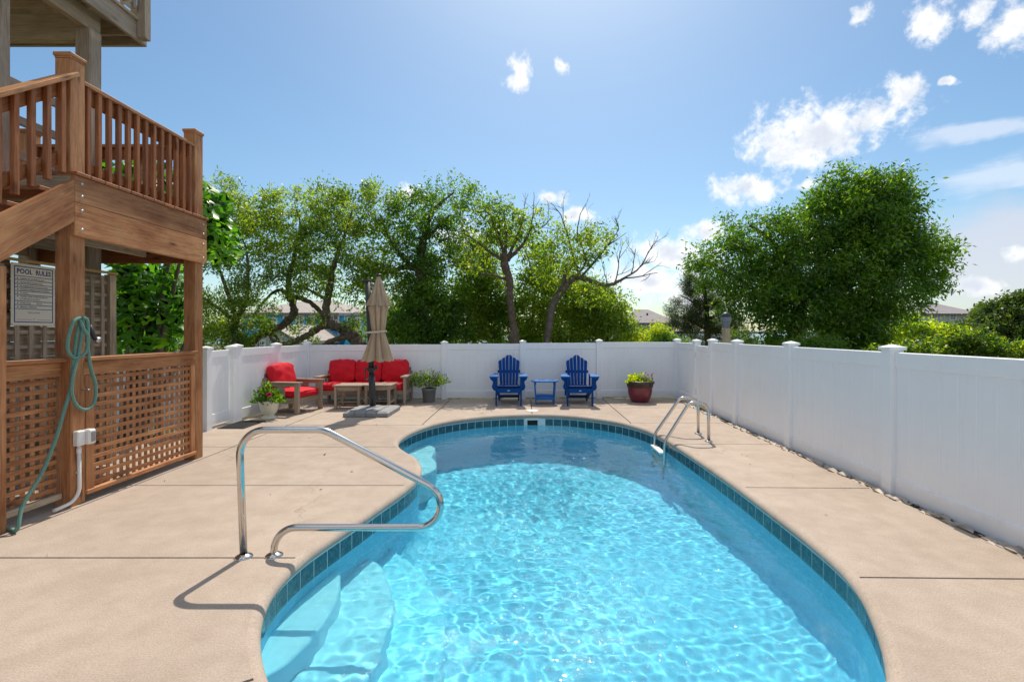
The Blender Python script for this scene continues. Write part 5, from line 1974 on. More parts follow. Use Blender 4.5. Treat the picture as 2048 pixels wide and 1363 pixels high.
def tree(name, label, Y, trunks, lobes, mat, leaf=0.13, per=55, sig=0.30, group='trees beyond the fence', bark=None, cat='tree', seed=1, wr=0.4, droop=0.25, twig=0.012, bare=None, cover=0.85, shell=0.55, zmin=0.15, clip=None):
    """trunks: lists of (px, py, radius_m[, dy]); lobes: (px, py, rx, ry, clusters[, dy]) in the photograph's pixels at distance Y"""
    r = np.random.default_rng(seed)
    bark = bark or M_BARK
    k = Y / F
    tm = MB()
    skel = []
    base = None
    for tr_ in trunks:
        pts = [P(t[0], t[1], Y + (t[3] if len(t) > 3 else 0)) for t in tr_]
        rad = [t[2] * (0.78 if Y < 15 else 1.0) for t in tr_]
        if base is None:
            base = pts[0].copy()
            base.z = 0
        s = spline(pts, 7)
        rs = []
        for i in range(len(pts) - 1):
            for j in range(7):
                rs.append(rad[i] + (rad[i + 1] - rad[i]) * j / 7)
        rs.append(rad[-1])
        s2 = [p + Vector(r.normal(size=3)) * (0.12 * rr) for p, rr in zip(s, rs)]
        rs = [rr * (1 + 0.10 * r.normal()) for rr in rs]
        tm.tube(s2, rs, 9)
        skel += [(p, rr) for p, rr in zip(s, rs)]
    root = thing(name, label, cat, (base.x, base.y, 0), group)
    cl = []
    for lb in lobes:
        dy = lb[5] if len(lb) > 5 else 0
        c = P(lb[0], lb[1], Y + dy)
        n = lb[4]
        u = unit(n, r)
        rad = (shell + (1 - shell) * r.uniform(0, 1, n)) ** 0.7
        rx, rz = lb[2] * k, lb[3] * k
        ry = rx * 0.85 if len(lb) < 7 else lb[6]
        p = np.array(c) + u * rad[:, None] * np.array([rx, ry, rz])
        for q, uu in zip(p, u):
            if q[2] > zmin and (clip is None or clip(q)):
                cl.append((Vector(q), Vector(uu)))
    # twigs from the nearest limb, nearest clusters first so that later ones branch off earlier ones
    sp = [p for p, _ in skel]
    arr = np.array([list(p) for p in sp]) if sp else np.array([list(base)])
    rads = [x for _, x in skel] or [0.03]
    order = sorted(cl, key=lambda t: float(np.min(np.sum((arr - np.array(t[0])) ** 2, 1))))
    pts_arr = [tuple(x) for x in arr]
    rad_arr = list(rads)
    tw = MB()
    for (q, uu) in order:
        A_ = np.array(pts_arr)
        d2 = np.sum((A_ - np.array(q)) ** 2, 1) + 0.35 * np.maximum(0, A_[:, 2] - q.z) ** 2
        j = int(np.argmin(d2))
        p0 = Vector(pts_arr[j])
        ln = (q - p0).length
        if ln < 0.05:
            continue
        r0 = min(rad_arr[j] * 0.6, twig * (1.0 + ln * 0.9))
        mid = p0.lerp(q, 0.5) + Vector(r.normal(size=3)) * ln * 0.10 + Vector((0, 0, 0.06 * ln))
        tw.tube([p0, mid, q, q + uu * sig * 0.9 + Vector((0, 0, 0.1 * sig))], [r0, r0 * 0.75, max(0.004, r0 * 0.45), 0.003], 4, True, False)
        for t, rr in ((0.5, 0.7), (1.0, 0.5)):
            pts_arr.append(tuple(mid if t == 0.5 else q))
            rad_arr.append(max(0.006, r0 * rr))
    if trunks:
        tm.build('trunk', bark, root, None, False)
    if tw.v:
        tw.build('branches', bark, root, None, False)['kind'] = 'stuff'
    if cl:
        C_ = np.array([list(q) for q, _ in cl])
        U_ = np.array([list(u) for _, u in cl])
        keepc = r.uniform(0, 1, len(C_)) < cover
        C_, U_ = C_[keepc], U_[keepc]
        cnt = np.maximum(6, (per * r.uniform(0.4, 1.6, len(C_))).astype(int))
        idx = np.repeat(np.arange(len(C_)), cnt)
        n = len(idx)
        sg_ = sig * r.uniform(0.65, 1.3, len(C_))[idx][:, None]
        t = r.uniform(-0.3, 1.1, n)[:, None]
        p = C_[idx] + U_[idx] * t * sg_ + np.clip(r.normal(size=(n, 3)), -1.5, 1.5) * sg_ * np.array([0.58, 0.58, 0.45])
        d = U_[idx] * 0.5 + r.normal(size=(n, 3)) * 0.7 + np.array([0, 0, -droop])
        V = leaf_quads(p, d, leaf * r.uniform(0.6, 1.3, n), wr, 0.10, r)
        V = V[V[:, :, 2].min(1) > -0.05]
        put(bpy.data.objects.new('crown', quads_mesh('crown', V, mat)), root)
    if bare:
        rr_ = random.Random(seed)

        def grow(bm_, p, d, ln, rad, depth):
            pts = [p]
            q, dd = p.copy(), d.copy()
            for i in range(4):
                dd = (dd + Vector((rr_.gauss(0, 0.13), rr_.gauss(0, 0.13), rr_.gauss(0.03, 0.12)))).normalized()
                q = q + dd * ln / 4
                pts.append(q.copy())
            bm_.tube(pts, [rad * (1 - 0.16 * i) for i in range(5)], 5, True, False)
            if depth > 0:
                for i in range(rr_.randint(2, 4)):
                    k_ = rr_.randint(1, 4)
                    nd = (dd + Vector((rr_.gauss(0, 0.55), rr_.gauss(0, 0.45), rr_.gauss(0.15, 0.5)))).normalized()
                    grow(bm_, pts[k_], nd, ln * rr_.uniform(0.45, 0.75), rad * 0.5, depth - 1)
        for (a, b, rad, dep) in bare:
            pa, pb = P(a[0], a[1], Y), P(b[0], b[1], Y)
            bm_ = MB()
            grow(bm_, pa, (pb - pa).normalized(), (pb - pa).length, rad, dep)
            bm_.build('bare_branch', M_BARK2, root, None, False)
    return root


# far left, thin leaves over a forked trunk
tree('willow_leaf_tree', 'wispy grey green tree with a forked trunk nearest the wooden deck', 13.5,
     [[(478, 705, 0.14), (470, 676, 0.12), (473, 640, 0.11), (490, 608, 0.085), (496, 560, 0.06), (492, 500, 0.035), (470, 440, 0.02)],
      [(473, 640, 0.09), (462, 606, 0.075), (444, 552, 0.05), (425, 490, 0.03), (430, 420, 0.016)],
      [(471, 645, 0.07), (440, 618, 0.06), (405, 594, 0.045), (370, 560, 0.03)]],
     [(440, 420, 46, 58, 46), (470, 470, 52, 60, 50), (420, 540, 55, 70, 44), (500, 520, 48, 60, 40), (440, 640, 60, 50, 90), (505, 600, 40, 40, 20), (425, 690, 60, 30, 70), (400, 640, 40, 60, 50)],
     LF_MID, 0.115, 52, 0.24, seed=3, wr=0.3, cover=0.84)
# the leaning tree whose limbs snake low over the fence
tree('leaning_tree', 'tree with two dark limbs snaking low above the left back fence', 14.5,
     [[(486, 712, 0.17), (497, 690, 0.16), (525, 667, 0.15), (565, 650, 0.145), (588, 626, 0.14), (584, 605, 0.125), (577, 590, 0.12), (578, 555, 0.10), (590, 510, 0.07), (600, 450, 0.04), (590, 410, 0.02)],
      [(578, 596, 0.10), (600, 595, 0.095), (625, 608, 0.085), (643, 628, 0.08), (650, 645, 0.08)],
      [(577, 590, 0.07), (556, 580, 0.06), (530, 600, 0.04), (505, 632, 0.03)],
      [(530, 668, 0.07), (552, 672, 0.06), (560, 690, 0.05)]],
     [(545, 470, 55, 60, 50), (590, 430, 60, 45, 50), (640, 420, 55, 40, 44), (560, 540, 55, 50, 40), (620, 500, 70, 60, 60), (555, 640, 40, 30, 18), (600, 560, 60, 30, 24), (520, 430, 35, 40, 22)],
     LF_MID, 0.11, 56, 0.24, seed=5, cover=0.76)
tree('arched_trunk_tree', 'tree with a thick arched mossy trunk bowing down behind the umbrella', 14.0,
     [[(742, 715, 0.22), (722, 690, 0.21), (700, 668, 0.20), (675, 652, 0.19), (655, 643, 0.19), (652, 615, 0.15), (660, 578, 0.12), (668, 530, 0.09), (690, 470, 0.05), (705, 420, 0.03)],
      [(662, 648, 0.15), (640, 655, 0.13), (615, 670, 0.115), (585, 684, 0.11), (560, 690, 0.10), (546, 680, 0.07), (540, 672, 0.04)],
      [(700, 672, 0.12), (672, 678, 0.10), (645, 692, 0.10), (630, 712, 0.10)],
      [(655, 600, 0.07), (630, 585, 0.055), (600, 570, 0.035)]],
     [(690, 430, 65, 45, 56), (740, 420, 60, 45, 50), (670, 500, 70, 55, 60), (740, 500, 65, 60, 56), (620, 560, 40, 30, 20), (700, 560, 55, 40, 40), (620, 660, 30, 22, 14), (735, 660, 40, 25, 26), (755, 570, 45, 45, 40)],
     LF_MID, 0.11, 56, 0.24, seed=7, cover=0.76)
tree('ivy_clad_tree', 'tall tree wrapped in dark ivy right of the folded umbrella', 14.5,
     [[(858, 720, 0.24), (850, 650, 0.22), (845, 590, 0.20), (843, 530, 0.17), (849, 470, 0.12), (868, 420, 0.07), (908, 385, 0.03)],
      [(842, 560, 0.12), (835, 540, 0.12), (810, 534, 0.10), (770, 546, 0.08), (722, 552, 0.05)],
      [(838, 545, 0.10), (806, 514, 0.08), (780, 480, 0.055), (760, 430, 0.03)],
      [(850, 480, 0.07), (880, 450, 0.05), (900, 430, 0.03)]],
     [(835, 430, 65, 45, 60), (880, 415, 55, 38, 46), (920, 388, 26, 24, 14), (800, 460, 55, 50, 40), (860, 490, 60, 55, 50), (845, 560, 36, 60, 90), (850, 630, 62, 55, 170), (820, 660, 55, 35, 80), (900, 560, 45, 60, 36), (885, 650, 45, 50, 60)],
     LF_DEEP, 0.11, 56, 0.24, seed=9, cover=0.80)
tree('pollard_tree', 'tree with a straight bare trunk and fan of upright branches behind the left blue chair', 13.6,
     [[(1027, 715, 0.19), (1030, 680, 0.17), (1025, 640, 0.14), (1020, 600, 0.125), (1018, 560, 0.12), (1010, 530, 0.15), (1008, 510, 0.15)],
      [(1010, 515, 0.08), (1000, 480, 0.05), (985, 440, 0.03), (970, 415, 0.015)],
      [(1010, 515, 0.08), (1012, 470, 0.05), (1008, 430, 0.03)],
      [(1015, 520, 0.08), (1040, 495, 0.06), (1058, 465, 0.04), (1066, 430, 0.02)],
      [(1012, 520, 0.07), (1032, 480, 0.05), (1045, 440, 0.03)],
      [(1005, 520, 0.06), (975, 500, 0.05), (950, 480, 0.03), (925, 465, 0.02)],
      [(1018, 560, 0.05), (985, 550, 0.04), (960, 548, 0.03)]],
     [(1010, 440, 45, 30, 34), (1050, 445, 26, 34, 18), (955, 450, 45, 34, 28), (940, 500, 40, 45, 26), (985, 480, 35, 35, 16)],
     LF_OLIVE, 0.115, 40, 0.25, seed=11, bark=M_BARK, cover=0.8,
     bare=[((1066, 430), (1078, 385), 0.015, 1), ((1045, 440), (1040, 385), 0.013, 1), ((970, 415), (963, 400), 0.012, 1), ((1060, 470), (1108, 445), 0.018, 2), ((1050, 500), (1068, 540), 0.02, 0)])
tree('half_dead_tree', 'half dead leaning tree with a bare branching limb reaching right', 13.9,
     [[(1090, 720, 0.16), (1098, 650, 0.15), (1105, 610, 0.14), (1122, 584, 0.13), (1140, 562, 0.12), (1156, 554, 0.105), (1185, 563, 0.085), (1213, 570, 0.075), (1238, 562, 0.055), (1262, 548, 0.035)],
      [(1108, 605, 0.08), (1128, 560, 0.07), (1130, 530, 0.09)],
      [(1160, 552, 0.055), (1148, 520, 0.045), (1135, 470, 0.03), (1122, 430, 0.016)],
      [(1160, 556, 0.05), (1185, 528, 0.04), (1212, 495, 0.03), (1236, 462, 0.018)],
      [(1150, 555, 0.05), (1172, 520, 0.035), (1155, 470, 0.025), (1160, 430, 0.014)]],
     [(1140, 490, 52, 34, 44), (1190, 485, 40, 30, 22), (1120, 540, 40, 40, 28), (1185, 590, 30, 24, 16)],
     LF_OLIVE, 0.115, 44, 0.25, seed=13, bark=M_BARK2, cover=0.85,
     bare=[((1122, 430), (1105, 400), 0.014, 2), ((1130, 455), (1122, 405), 0.014, 2), ((1160, 430), (1166, 405), 0.012, 2), ((1150, 480), (1190, 445), 0.014, 2), ((1236, 462), (1240, 430), 0.016, 3), ((1212, 495), (1255, 470), 0.016, 2),
           ((1262, 548), (1310, 522), 0.028, 3), ((1250, 556), (1320, 552), 0.022, 2), ((1215, 568), (1206, 530), 0.016, 2), ((1230, 566), (1240, 500), 0.022, 3), ((1262, 548), (1280, 500), 0.018, 2)])
# shrubs filling the space above the back fence
for (nm, lab, Y, lobes, mat, sd, trunk) in (
    ('shrub', 'bushy olive shrub above the back fence right of the ivy clad tree', 15.4, [(930, 640, 50, 50, 110), (960, 600, 45, 50, 100), (900, 690, 50, 30, 60), (950, 550, 40, 45, 70), (975, 500, 30, 35, 34), (925, 500, 30, 34, 30)], LF_OLIVE, 21, [(930, 720, 0.05), (935, 640, 0.03), (950, 580, 0.015)]),
    ('shrub', 'dense mid green shrub crowding the bare straight trunk', 15.6, [(985, 650, 40, 40, 90), (990, 590, 35, 45, 70), (1060, 640, 40, 45, 100), (1070, 580, 40, 45, 90), (1080, 520, 34, 40, 44), (1060, 690, 50, 25, 60), (1040, 470, 30, 30, 16)], LF_OLIVE, 22, [(1060, 720, 0.05), (1065, 640, 0.03), (1070, 560, 0.015)]),
    ('shrub', 'yellow tinged shrub above the fence behind the right blue chair', 15.2, [(1130, 650, 50, 40, 110), (1150, 600, 45, 40, 90), (1110, 690, 50, 25, 60), (1180, 670, 40, 40, 80), (1110, 560, 36, 36, 40)], LF_OLIVE, 23, [(1140, 720, 0.05), (1145, 640, 0.03), (1150, 600, 0.015)]),
    ('shrub', 'bright green bush at the right end of the shrubs above the fence', 14.8, [(1215, 620, 40, 40, 80), (1235, 660, 26, 34, 50), (1190, 585, 30, 24, 30), (1222, 690, 26, 16, 24)], LF_MID, 24, [(1215, 720, 0.05), (1215, 640, 0.03), (1205, 600, 0.015)]),
    ('shrub', 'dark leafy shrub above the fence behind the red sofa', 15.8, [(800, 660, 45, 32, 70), (780, 630, 35, 30, 36)], LF_MID, 25, [(800, 720, 0.05), (800, 660, 0.03), (790, 640, 0.015)]),
):
    tree(nm, lab, Y, [trunk], lobes, mat, 0.115, 50, 0.25, 'shrubs above the back fence', cat='shrub', seed=sd, shell=0.3)

# the big tree on the right
tree('broadleaf_tree', 'huge dense green tree on two trunks beyond the right fence', 17.5,
     [[(1592, 712, 0.30), (1590, 665, 0.27), (1600, 600, 0.22), (1585, 540, 0.16), (1540, 480, 0.09), (1500, 450, 0.05)],
      [(1668, 712, 0.34), (1664, 650, 0.30), (1680, 580, 0.26), (1700, 500, 0.2), (1712, 420, 0.12), (1715, 360, 0.05)],
      [(1680, 580, 0.17), (1740, 530, 0.13), (1800, 490, 0.09), (1860, 500, 0.04)],
      [(1600, 600, 0.15), (1640, 520, 0.12), (1640, 430, 0.06)],
      [(1590, 640, 0.12), (1540, 600, 0.09), (1480, 560, 0.06), (1430, 530, 0.03)],
      [(1664, 640, 0.12), (1740, 610, 0.09), (1820, 590, 0.05)]],
     [(1708, 425, 66, 60, 119), (1702, 378, 42, 30, 36), (1754, 386, 46, 26, 36), (1785, 375, 22, 30, 18), (1768, 425, 60, 50, 82), (1650, 442, 50, 45, 64), (1600, 462, 50, 42, 55), (1640, 412, 26, 22, 12), (1540, 480, 50, 42, 58), (1482, 470, 34, 36, 27), (1455, 530, 48, 46, 58), (1408, 535, 22, 34, 14),
      (1724, 500, 84, 60, 156), (1785, 480, 56, 50, 73), (1829, 510, 46, 48, 46), (1867, 520, 26, 30, 16), (1856, 560, 32, 22, 20), (1600, 540, 80, 52, 138), (1520, 570, 60, 46, 69), (1697, 580, 90, 50, 138), (1590, 600, 66, 40, 82), (1776, 590, 70, 45, 82), 
      (1480, 610, 40, 26, 22), (1697, 640, 56, 50, 128), (1732, 670, 42, 30, 55), (1560, 655, 42, 40, 64), (1545, 690, 36, 18, 23), (1630, 690, 40, 10, 12)],
     LF_DEEP, 0.165, 60, 0.36, seed=31, wr=0.36, droop=0.45, cover=0.78, shell=0.5)
# pine beside it
tree('pine_tree', 'dark pine tree between the grey roofed house and the big green tree', 19.0,
     [[(1416, 715, 0.13), (1414, 660, 0.11), (1412, 600, 0.08), (1405, 555, 0.04)],
      [(1414, 660, 0.06), (1380, 640, 0.05), (1352, 632, 0.02)], [(1412, 640, 0.05), (1450, 625, 0.04), (1475, 640, 0.02)], [(1413, 620, 0.05), (1380, 600, 0.03), (1360, 590, 0.015)]],
     [(1400, 590, 42, 40, 70), (1375, 630, 40, 30, 70), (1430, 630, 48, 30, 70), (1410, 665, 55, 26, 70), (1465, 660, 28, 20, 26), (1360, 655, 24, 18, 24), (1385, 565, 22, 22, 22)],
     LF_PINE, 0.15, 110, 0.20, seed=33, wr=0.09, droop=-0.1, cover=0.9, shell=0.3)

# shrubs beyond the right fence
for (lab, Y, lobes, mat, sd, L_) in (
    ('yellow green bush under the grey roofed house at the right corner of the back fence', 14.5, [(1290, 682, 34, 10, 70), (1316, 664, 18, 14, 40), (1262, 686, 24, 8, 30)], LF_LIME, 41, 0.075),
    ('dark leaved low bush just left of the pine tree', 14.2, [(1328, 682, 26, 9, 60), (1352, 686, 20, 8, 30)], LF_DEEP, 42, 0.075),
    ('purple brown twiggy bush behind the yellow green one', 16.5, [(1268, 672, 22, 16, 36)], LF_OAK, 46, 0.09),
    ('tall lime green bush beyond the fence right of the big tree', 21.5, [(1812, 668, 34, 22, 90), (1850, 666, 34, 12, 60), (1880, 678, 46, 14, 80), (1830, 690, 50, 18, 70)], LF_LIME, 43, 0.16),
    ('dark tangled bush in front of the lime green bush', 10.5, [(1850, 704, 70, 16, 90), (1780, 706, 40, 12, 40), (1900, 696, 40, 20, 50)], LF_FLECK, 44, 0.085),
    ('yellow flecked bush above the near right fence', 9.5, [(1950, 700, 60, 24, 90), (2010, 712, 60, 18, 60), (1930, 680, 34, 22, 40), (2080, 715, 60, 20, 50)], LF_FLECK, 45, 0.085),
    ('low dark bush between the trunks of the big tree', 15.5, [(1640, 688, 50, 12, 40), (1600, 690, 40, 12, 30)], LF_DEEP, 47, 0.10),
    ('small green bush beside the wooden piling', 15.0, [(1483, 680, 22, 16, 30)], LF_MID, 48, 0.09),
):
    c0 = lobes[0]
    tree('shrub', lab, Y, [[(c0[0], 720, 0.04), (c0[0], c0[1], 0.02)]], lobes, mat, L_, 46, (0.13 if c0[0] < 1400 else 0.17) * Y / 13, 'shrubs beyond the right fence', cat='shrub', seed=sd, shell=0.25)
# wooded rise at the far right
for i, (lab, Y, lobes) in enumerate((
    ('dark rounded oak nearest the right edge of the picture', 36, [(2015, 634, 46, 26, 150), (2045, 612, 46, 20, 110), (2000, 672, 60, 26, 110), (2060, 670, 60, 40, 120), (2130, 620, 70, 40, 120)]),
    ('dark rounded oak below the roof of the far right house', 40, [(1975, 640, 34, 20, 80), (1930, 664, 40, 14, 70), (1890, 676, 40, 12, 50), (1975, 668, 60, 20, 90)]),
    ('low dark oak behind the lime green bush', 44, [(1860, 668, 50, 12, 60), (1895, 664, 30, 10, 40)]),
)):
    c0 = lobes[0]
    tree('oak_tree', lab, Y, [[(c0[0], 715, 0.25), (c0[0], c0[1], 0.12)]], lobes, LF_OAK, 0.26, 56, 0.40, 'oaks on the far right rise', seed=60 + i, shell=0.35, wr=0.55)

# fig tree with large leaves beside the landing
fg = thing('fig_tree', 'fig tree with very large bright leaves growing behind the wooden landing', 'tree', (-5.6, 7.0, 0))
fb = MB()
fr_ = np.random.default_rng(77)
for (x, y, z) in ((-5.6, 6.95, 2.0), (-5.0, 7.0, 2.9), (-4.75, 6.9, 3.0), (-6.1, 7.0, 3.4), (-5.3, 6.8, 1.2), (-4.7, 7.1, 2.2), (-5.5, 6.9, 3.2)):
    a0 = Vector((-5.55 + fr_.normal() * 0.12, 7.0, 0))
    a2 = Vector((x, y, z))
    am = a0.lerp(a2, 0.5) + Vector((fr_.normal() * 0.1, 0.05, 0.15))
    fb.tube(spline([a0, am, a2], 5), [0.05 - 0.0035 * i for i in range(11)], 7)
fb.build('trunk', M_BARK2, fg, None, False)


def fig_leaf_mesh(k):
    q = np.random.default_rng(100 + k)
    out = [(0, 0), (0.22, -0.12), (0.40, 0.05), (0.36, 0.22), (0.52, 0.38), (0.50, 0.62), (0.30, 0.62), (0.24, 0.86), (0, 1.05)]
    pts = [(x * q.uniform(0.9, 1.1), y * q.uniform(0.93, 1.07)) for x, y in out]
    L_ = pts + [(-x * q.uniform(0.9, 1.1), y) for x, y in pts[-2:0:-1]]
    ctr = [(0, 0.25), (0, 0.6)]
    vs = []
    for (x, y) in L_:
        vs.append((x, y, 0.28 * abs(x) - 0.35 * (y - 0.3) ** 2 + 0.03 * q.normal()))
    n = len(L_)
    c0 = n
    vs += [(0, 0.3, -0.03), (0, 0.66, -0.06)]
    fs = []
    for i in range(n):
        i2 = (i + 1) % n
        ya = (L_[i][1] + L_[i2][1]) / 2
        fs.append((i, i2, c0 if ya < 0.5 else c0 + 1))
    # join across the two hubs
    for i in range(n):
        i2 = (i + 1) % n
        a, b = (L_[i][1] + L_[i - 1][1]) / 2 < 0.5, (L_[i][1] + L_[i2][1]) / 2 < 0.5
        if a != b:
            fs.append((i, c0, c0 + 1))
    me = bpy.data.meshes.new('leaf')
    me.from_pydata(vs, [], fs)
    for p in me.polygons:
        p.use_smooth = True
    me.materials.append(LF_FIGS[k % 3])
    return me


LF_FIGS = []
for k, c in enumerate(((0.05, 0.15, 0.018), (0.09, 0.24, 0.026), (0.15, 0.33, 0.036))):
    LF_FIGS.append(leaf_mat('fig_leaf_%s' % ('dark', 'mid', 'bright')[k], [c, tuple(x * 1.2 for x in c)], 0.5, 0.38, (1.5, 1.7, 0.4)))
fmes = [fig_leaf_mesh(k) for k in range(6)]
spots = []
q = np.random.default_rng(5)
for (px, py, rx, ry, n, y) in ((300, 620, 75, 85, 120, 6.75), (260, 560, 50, 50, 40, 6.9), (435, 480, 42, 45, 44, 6.7), (425, 415, 26, 50, 22, 6.8), (455, 500, 24, 18, 10, 6.6), (300, 360, 90, 45, 40, 6.8), (240, 350, 60, 50, 24, 6.9), (340, 680, 40, 25, 20, 6.6)):
    for i in range(n):
        u = q.normal(size=3)
        u /= np.linalg.norm(u)
        r0 = q.uniform(0.3, 1) ** 0.5
        p = P(px + u[0] * rx * r0, py + u[2] * ry * r0, y + u[1] * 0.35)
        if p.y > 6.15:
            spots.append((p, Vector(u)))
spots = spots[:300]
for i, (p, u) in enumerate(spots):
    s = q.uniform(0.13, 0.225)
    d = (Vector((u.x * 0.6, u.y - 0.5, -0.35)) + Vector(q.normal(size=3)) * 0.4).normalized()     # tip direction
    nrm = (Vector((0, 0.1, 1)) + Vector(q.normal(size=3)) * 0.45)
    x = d.cross(nrm).normalized()
    z = x.cross(d)
    M = Matrix((x, d, z)).transposed().to_4x4() @ Matrix.Scale(s, 4)
    M.translation = p
    put(bpy.data.objects.new('leaf', fmes[i % 6]), fg, M)
# deeper foliage of the same tree
n = 2600
u = unit(n, q)
rr = q.uniform(0.2, 1, n) ** 0.5
ctrs = np.array([list(P(290, 610, 7.35)), list(P(290, 380, 7.3)), list(P(430, 450, 7.2))])
ci = q.choice(3, n, p=[0.46, 0.40, 0.14])
sc3 = np.array([[0.75, 0.3, 0.75], [0.95, 0.28, 0.42], [0.22, 0.22, 0.4]])[ci]
pp = ctrs[ci] + u * rr[:, None] * sc3
V = leaf_quads(pp, u * 0.4 + q.normal(size=(n, 3)) * 0.5 + np.array([0, -0.4, -0.4]), q.uniform(0.10, 0.19, n), 0.8, 0.12, q)
o = put(bpy.data.objects.new('inner_leaves', quads_mesh('inner_leaves', V, LF_FIG)), fg)
o['kind'] = 'stuff'

# weathered piling with a wrapped lantern
pl = thing('wooden_piling', 'weathered wooden piling topped by a domed grey lantern beyond the right fence', 'piling', P(1452, 700, 12.6).to_tuple()[:2] + (0,))
pc = P(1452, 700, 12.6)
board('post', pl, (pc.x, pc.y, 0), (pc.x, pc.y, P(0, 655, 12.6).z), 0.175, 0.175, M_GREYB, up=(0, 1, 0), bev=0.03)
zb = P(0, 655, 12.6).z
M_MESHL = plain('grey_mottled_metal', (0.20, 0.22, 0.27), 0.5, 0.6, 60)
MB().lathe([(0.085, zb - 0.01), (0.09, zb + 0.05), (0.125, zb + 0.16), (0.13, zb + 0.24), (0.115, zb + 0.285)], (pc.x, pc.y, 0), 16).build('lantern_body', M_MESHL, pl)
MB().lathe([(0.132, zb + 0.28), (0.135, zb + 0.30), (0.10, zb + 0.345), (0.085, zb + 0.37), (0.04, zb + 0.395), (0.0001, zb + 0.40)], (pc.x, pc.y, 0), 16).build('lantern_dome', M_BLACK, pl)

# ------------------------------------------------------------------ houses


def gable_house(name, label, x0, x1, y0, y1, ze, zr, wallm, roofm, ridge='x', over=0.5, hip=0.0, windows=(), zg=-0.1, group='houses beyond the trees'):
    """front faces -Y"""
    cx, cy = (x0 + x1) / 2, (y0 + y1) / 2
    root = thing(name, label, 'house', (cx, cy, 0), group)
    wm_ = MB()
    if ridge == 'x':
        wm_.add([(x0, y0, zg), (x1, y0, zg), (x1, y1, zg), (x0, y1, zg), (x0, y0, ze), (x1, y0, ze), (x1, y1, ze), (x0, y1, ze), (x0 + hip, cy, zr), (x1 - hip, cy, zr)],
                [(0, 1, 5, 4), (2, 3, 7, 6), (1, 2, 6, 9, 5) if hip == 0 else (1, 2, 6, 5), (3, 0, 4, 8, 7) if hip == 0 else (3, 0, 4, 7)])
        sl_ = (zr - ze) / (cy - y0)
        o_ = over
        th = 0.18
        xa, xb = x0 - o_, x1 + o_
        za = ze - sl_ * o_
        rv = [(xa, y0 - o_, za), (xb, y0 - o_, za), (xb - (hip + (o_ if hip else 0)), cy, zr + 0.02), (xa + hip + (o_ if hip else 0), cy, zr + 0.02), (xb, y1 + o_, za), (xa, y1 + o_, za)]
        top = [Vector(v) + Vector((0, 0, th)) for v in rv]
        rm = MB().add(list(map(Vector, rv)) + top, [(6, 7, 8, 9), (9, 8, 10, 11), (0, 1, 2, 3), (3, 2, 4, 5), (0, 1, 7, 6), (4, 5, 11, 10), (1, 2, 8, 7), (2, 4, 10, 8), (0, 3, 9, 6), (3, 5, 11, 9)] + ([(7, 10, 8), (6, 9, 11)] if hip else []))
    else:
        wm_.add([(x0, y0, zg), (x1, y0, zg), (x1, y1, zg), (x0, y1, zg), (x0, y0, ze), (x1, y0, ze), (x1, y1, ze), (x0, y1, ze), (cx, y0, zr), (cx, y1, zr)],
                [(0, 1, 5, 8, 4), (2, 3, 7, 9, 6), (1, 2, 6, 5), (3, 0, 4, 7)])
        sl_ = (zr - ze) / (cx - x0)
        o_, th = over, 0.18
        za = ze - sl_ * o_
        rv = [(x0 - o_, y0 - o_, za), (x0 - o_, y1 + o_, za), (cx, y1 + o_, zr + 0.02), (cx, y0 - o_, zr + 0.02), (x1 + o_, y1 + o_, za), (x1 + o_, y0 - o_, za)]
        top = [Vector(v) + Vector((0, 0, th)) for v in rv]
        rm = MB().add(list(map(Vector, rv)) + top, [(6, 7, 8, 9), (9, 8, 10, 11), (0, 1, 2, 3), (3, 2, 4, 5), (0, 1, 7, 6), (4, 5, 11, 10), (1, 2, 8, 7), (2, 4, 10, 8), (0, 3, 9, 6), (3, 5, 11, 9)])
    wall_o = wm_.build('wall', wallm, root)
    rm.build('roof', roofm, root)
    for (wx_, wz_, ww, wh) in windows:
        fo = MB()
        for (ax, az, bw_, bh) in ((-ww / 2 - 0.06, 0, 0.12, wh + 0.24), (ww / 2 + 0.06, 0, 0.12, wh + 0.24), (0, wh / 2 + 0.06, ww, 0.12), (0, -wh / 2 - 0.06, ww, 0.12), (0, 0, ww, 0.06), (0, 0, 0.05, wh)):
            fo.box((wx_ + ax, y0 - 0.04, wz_ + az), (bw_, 0.09, bh), 0.008)
        f_ = fo.build('window', M_WHITE, root)
        MB().box((wx_, y0 - 0.012, wz_), (ww, 0.02, wh), 0.002).build('pane', M_GLASS, f_)
    return root, wall_o


def HX(px, Y):
    return (px - CX) / F * Y


def HZ(py, Y):
    return H + (CY - py) / F * Y


Yb = 34.0
wl = [(HX(p, Yb), HZ(q_, Yb), w_ * Yb / F, h_ * Yb / F) for p, q_, w_, h_ in ((650, 640, 14, 14), (668, 640, 16, 18), (622, 640, 10, 12), (600, 640, 12, 14), (545, 645, 14, 14), (503, 648, 10, 18), (575, 640, 10, 16))]
bh_, bw_o = gable_house('blue_house', 'bright blue house with white trimmed windows glimpsed through the left trees', HX(484, Yb), HX(690, Yb), Yb, Yb + 9, HZ(628, Yb), HZ(598, Yb), M_BLUEWALL, M_SHIN2, 'x', 0.4, 2.5, wl)
for (p0, p1, q0, q1) in ((484, 487, 628, 690), (676, 680, 628, 690), (640, 643, 628, 690), (692, 689, 628, 690)):
    board('trim', bh_, (HX((p0 + p1) / 2, Yb), Yb - 0.05, HZ(q1, Yb)), (HX((p0 + p1) / 2, Yb), Yb - 0.05, HZ(q0, Yb)), 0.12, 0.08, M_WHITE, up=(0, 1, 0))
Yc_ = 32.0
wl = [(HX(p, Yc_), HZ(q_, Yc_), w_ * Yc_ / F, h_ * Yc_ / F) for p, q_, w_, h_ in ((703, 648, 9, 22), (715, 648, 9, 22))]
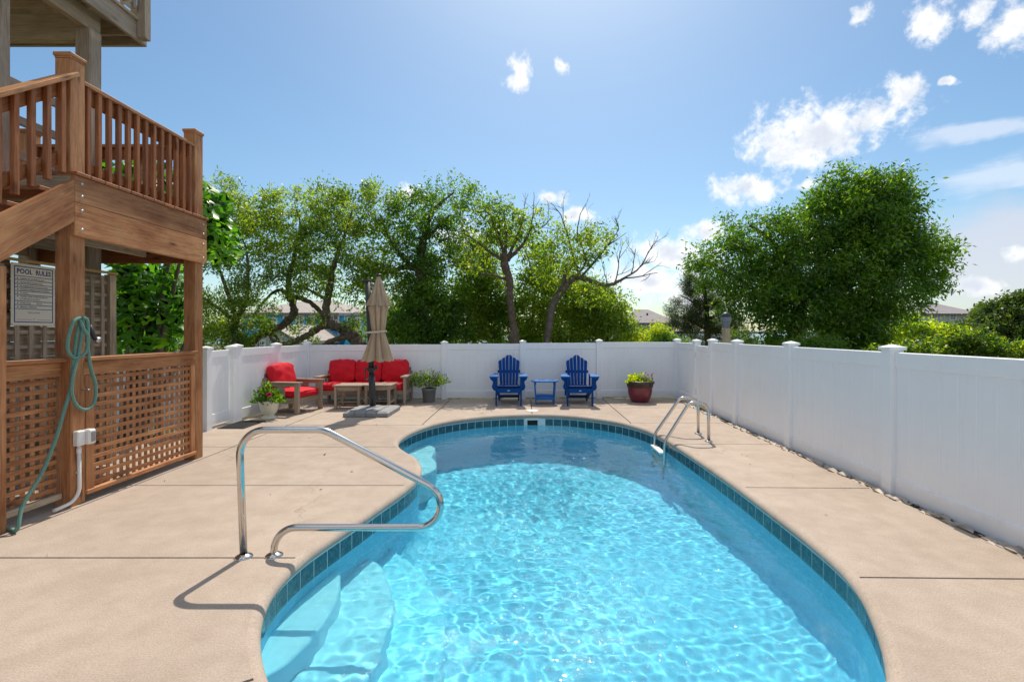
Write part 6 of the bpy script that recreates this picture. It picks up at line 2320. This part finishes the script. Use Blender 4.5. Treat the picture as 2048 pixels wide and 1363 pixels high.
gable_house('blue_house', 'blue wing with a row of tall white windows just left of the umbrella', HX(690, Yc_), HX(724, Yc_), Yc_, Yc_ + 8, HZ(630, Yc_), HZ(615, Yc_), M_BLUEWALL, M_SHIN2, 'x', 0.3, 0.0, wl)
Yd = 27.0
wl = [(HX(p, Yd), HZ(q_, Yd), w_ * Yd / F, h_ * Yd / F) for p, q_, w_, h_ in ((512, 690, 9, 14), (524, 690, 9, 14))]
gable_house('garage', 'low pale gabled garage in front of the blue house', HX(505, Yd), HX(590, Yd), Yd, Yd + 6, HZ(680, Yd), HZ(655, Yd), M_PALEWALL, M_SHIN2, 'y', 0.4, 0.0, wl)

Ye = 60.0
wl = [(HX(p, Ye), HZ(q_, Ye), w_ * Ye / F, h_ * Ye / F) for p, q_, w_, h_ in ((1338, 663, 8, 14), (1322, 663, 7, 12), (1285, 660, 9, 9))]
h1, _ = gable_house('grey_house', 'grey roofed house behind the yellow green bush left of the pine', HX(1262, Ye), HX(1346, Ye), Ye, Ye + 10, HZ(645, Ye), HZ(618, Ye), M_PALEWALL, M_SHIN, 'x', 0.6, 1.8, wl)
MB().tube([(HX(1305, Ye), Ye + 2.6, HZ(632, Ye)), (HX(1305, Ye), Ye + 2.6, HZ(624, Ye))], 0.12, 8).build('vent_pipe', M_BLACK, h1)
gable_house('grey_house', 'low grey wing at the left end of the grey roofed house', HX(1235, Ye + 1), HX(1262, Ye + 1), Ye + 1, Ye + 9, HZ(652, Ye), HZ(628, Ye), M_PALEWALL, M_SHIN, 'x', 0.4, 0.0, [])
Yf_ = 62.0
wl = [(HX(p, Yf_), HZ(q_, Yf_), w_ * Yf_ / F, h_ * Yf_ / F) for p, q_, w_, h_ in ((1852, 634, 10, 6), (1868, 634, 10, 6), (1905, 634, 10, 8))]
gable_house('grey_house', 'grey roofed house above the lime green bush on the far right', HX(1835, Yf_), HX(1948, Yf_), Yf_, Yf_ + 10, HZ(627, Yf_), HZ(603, Yf_), M_PALEWALL, M_SHIN, 'x', 0.6, 1.2, wl)
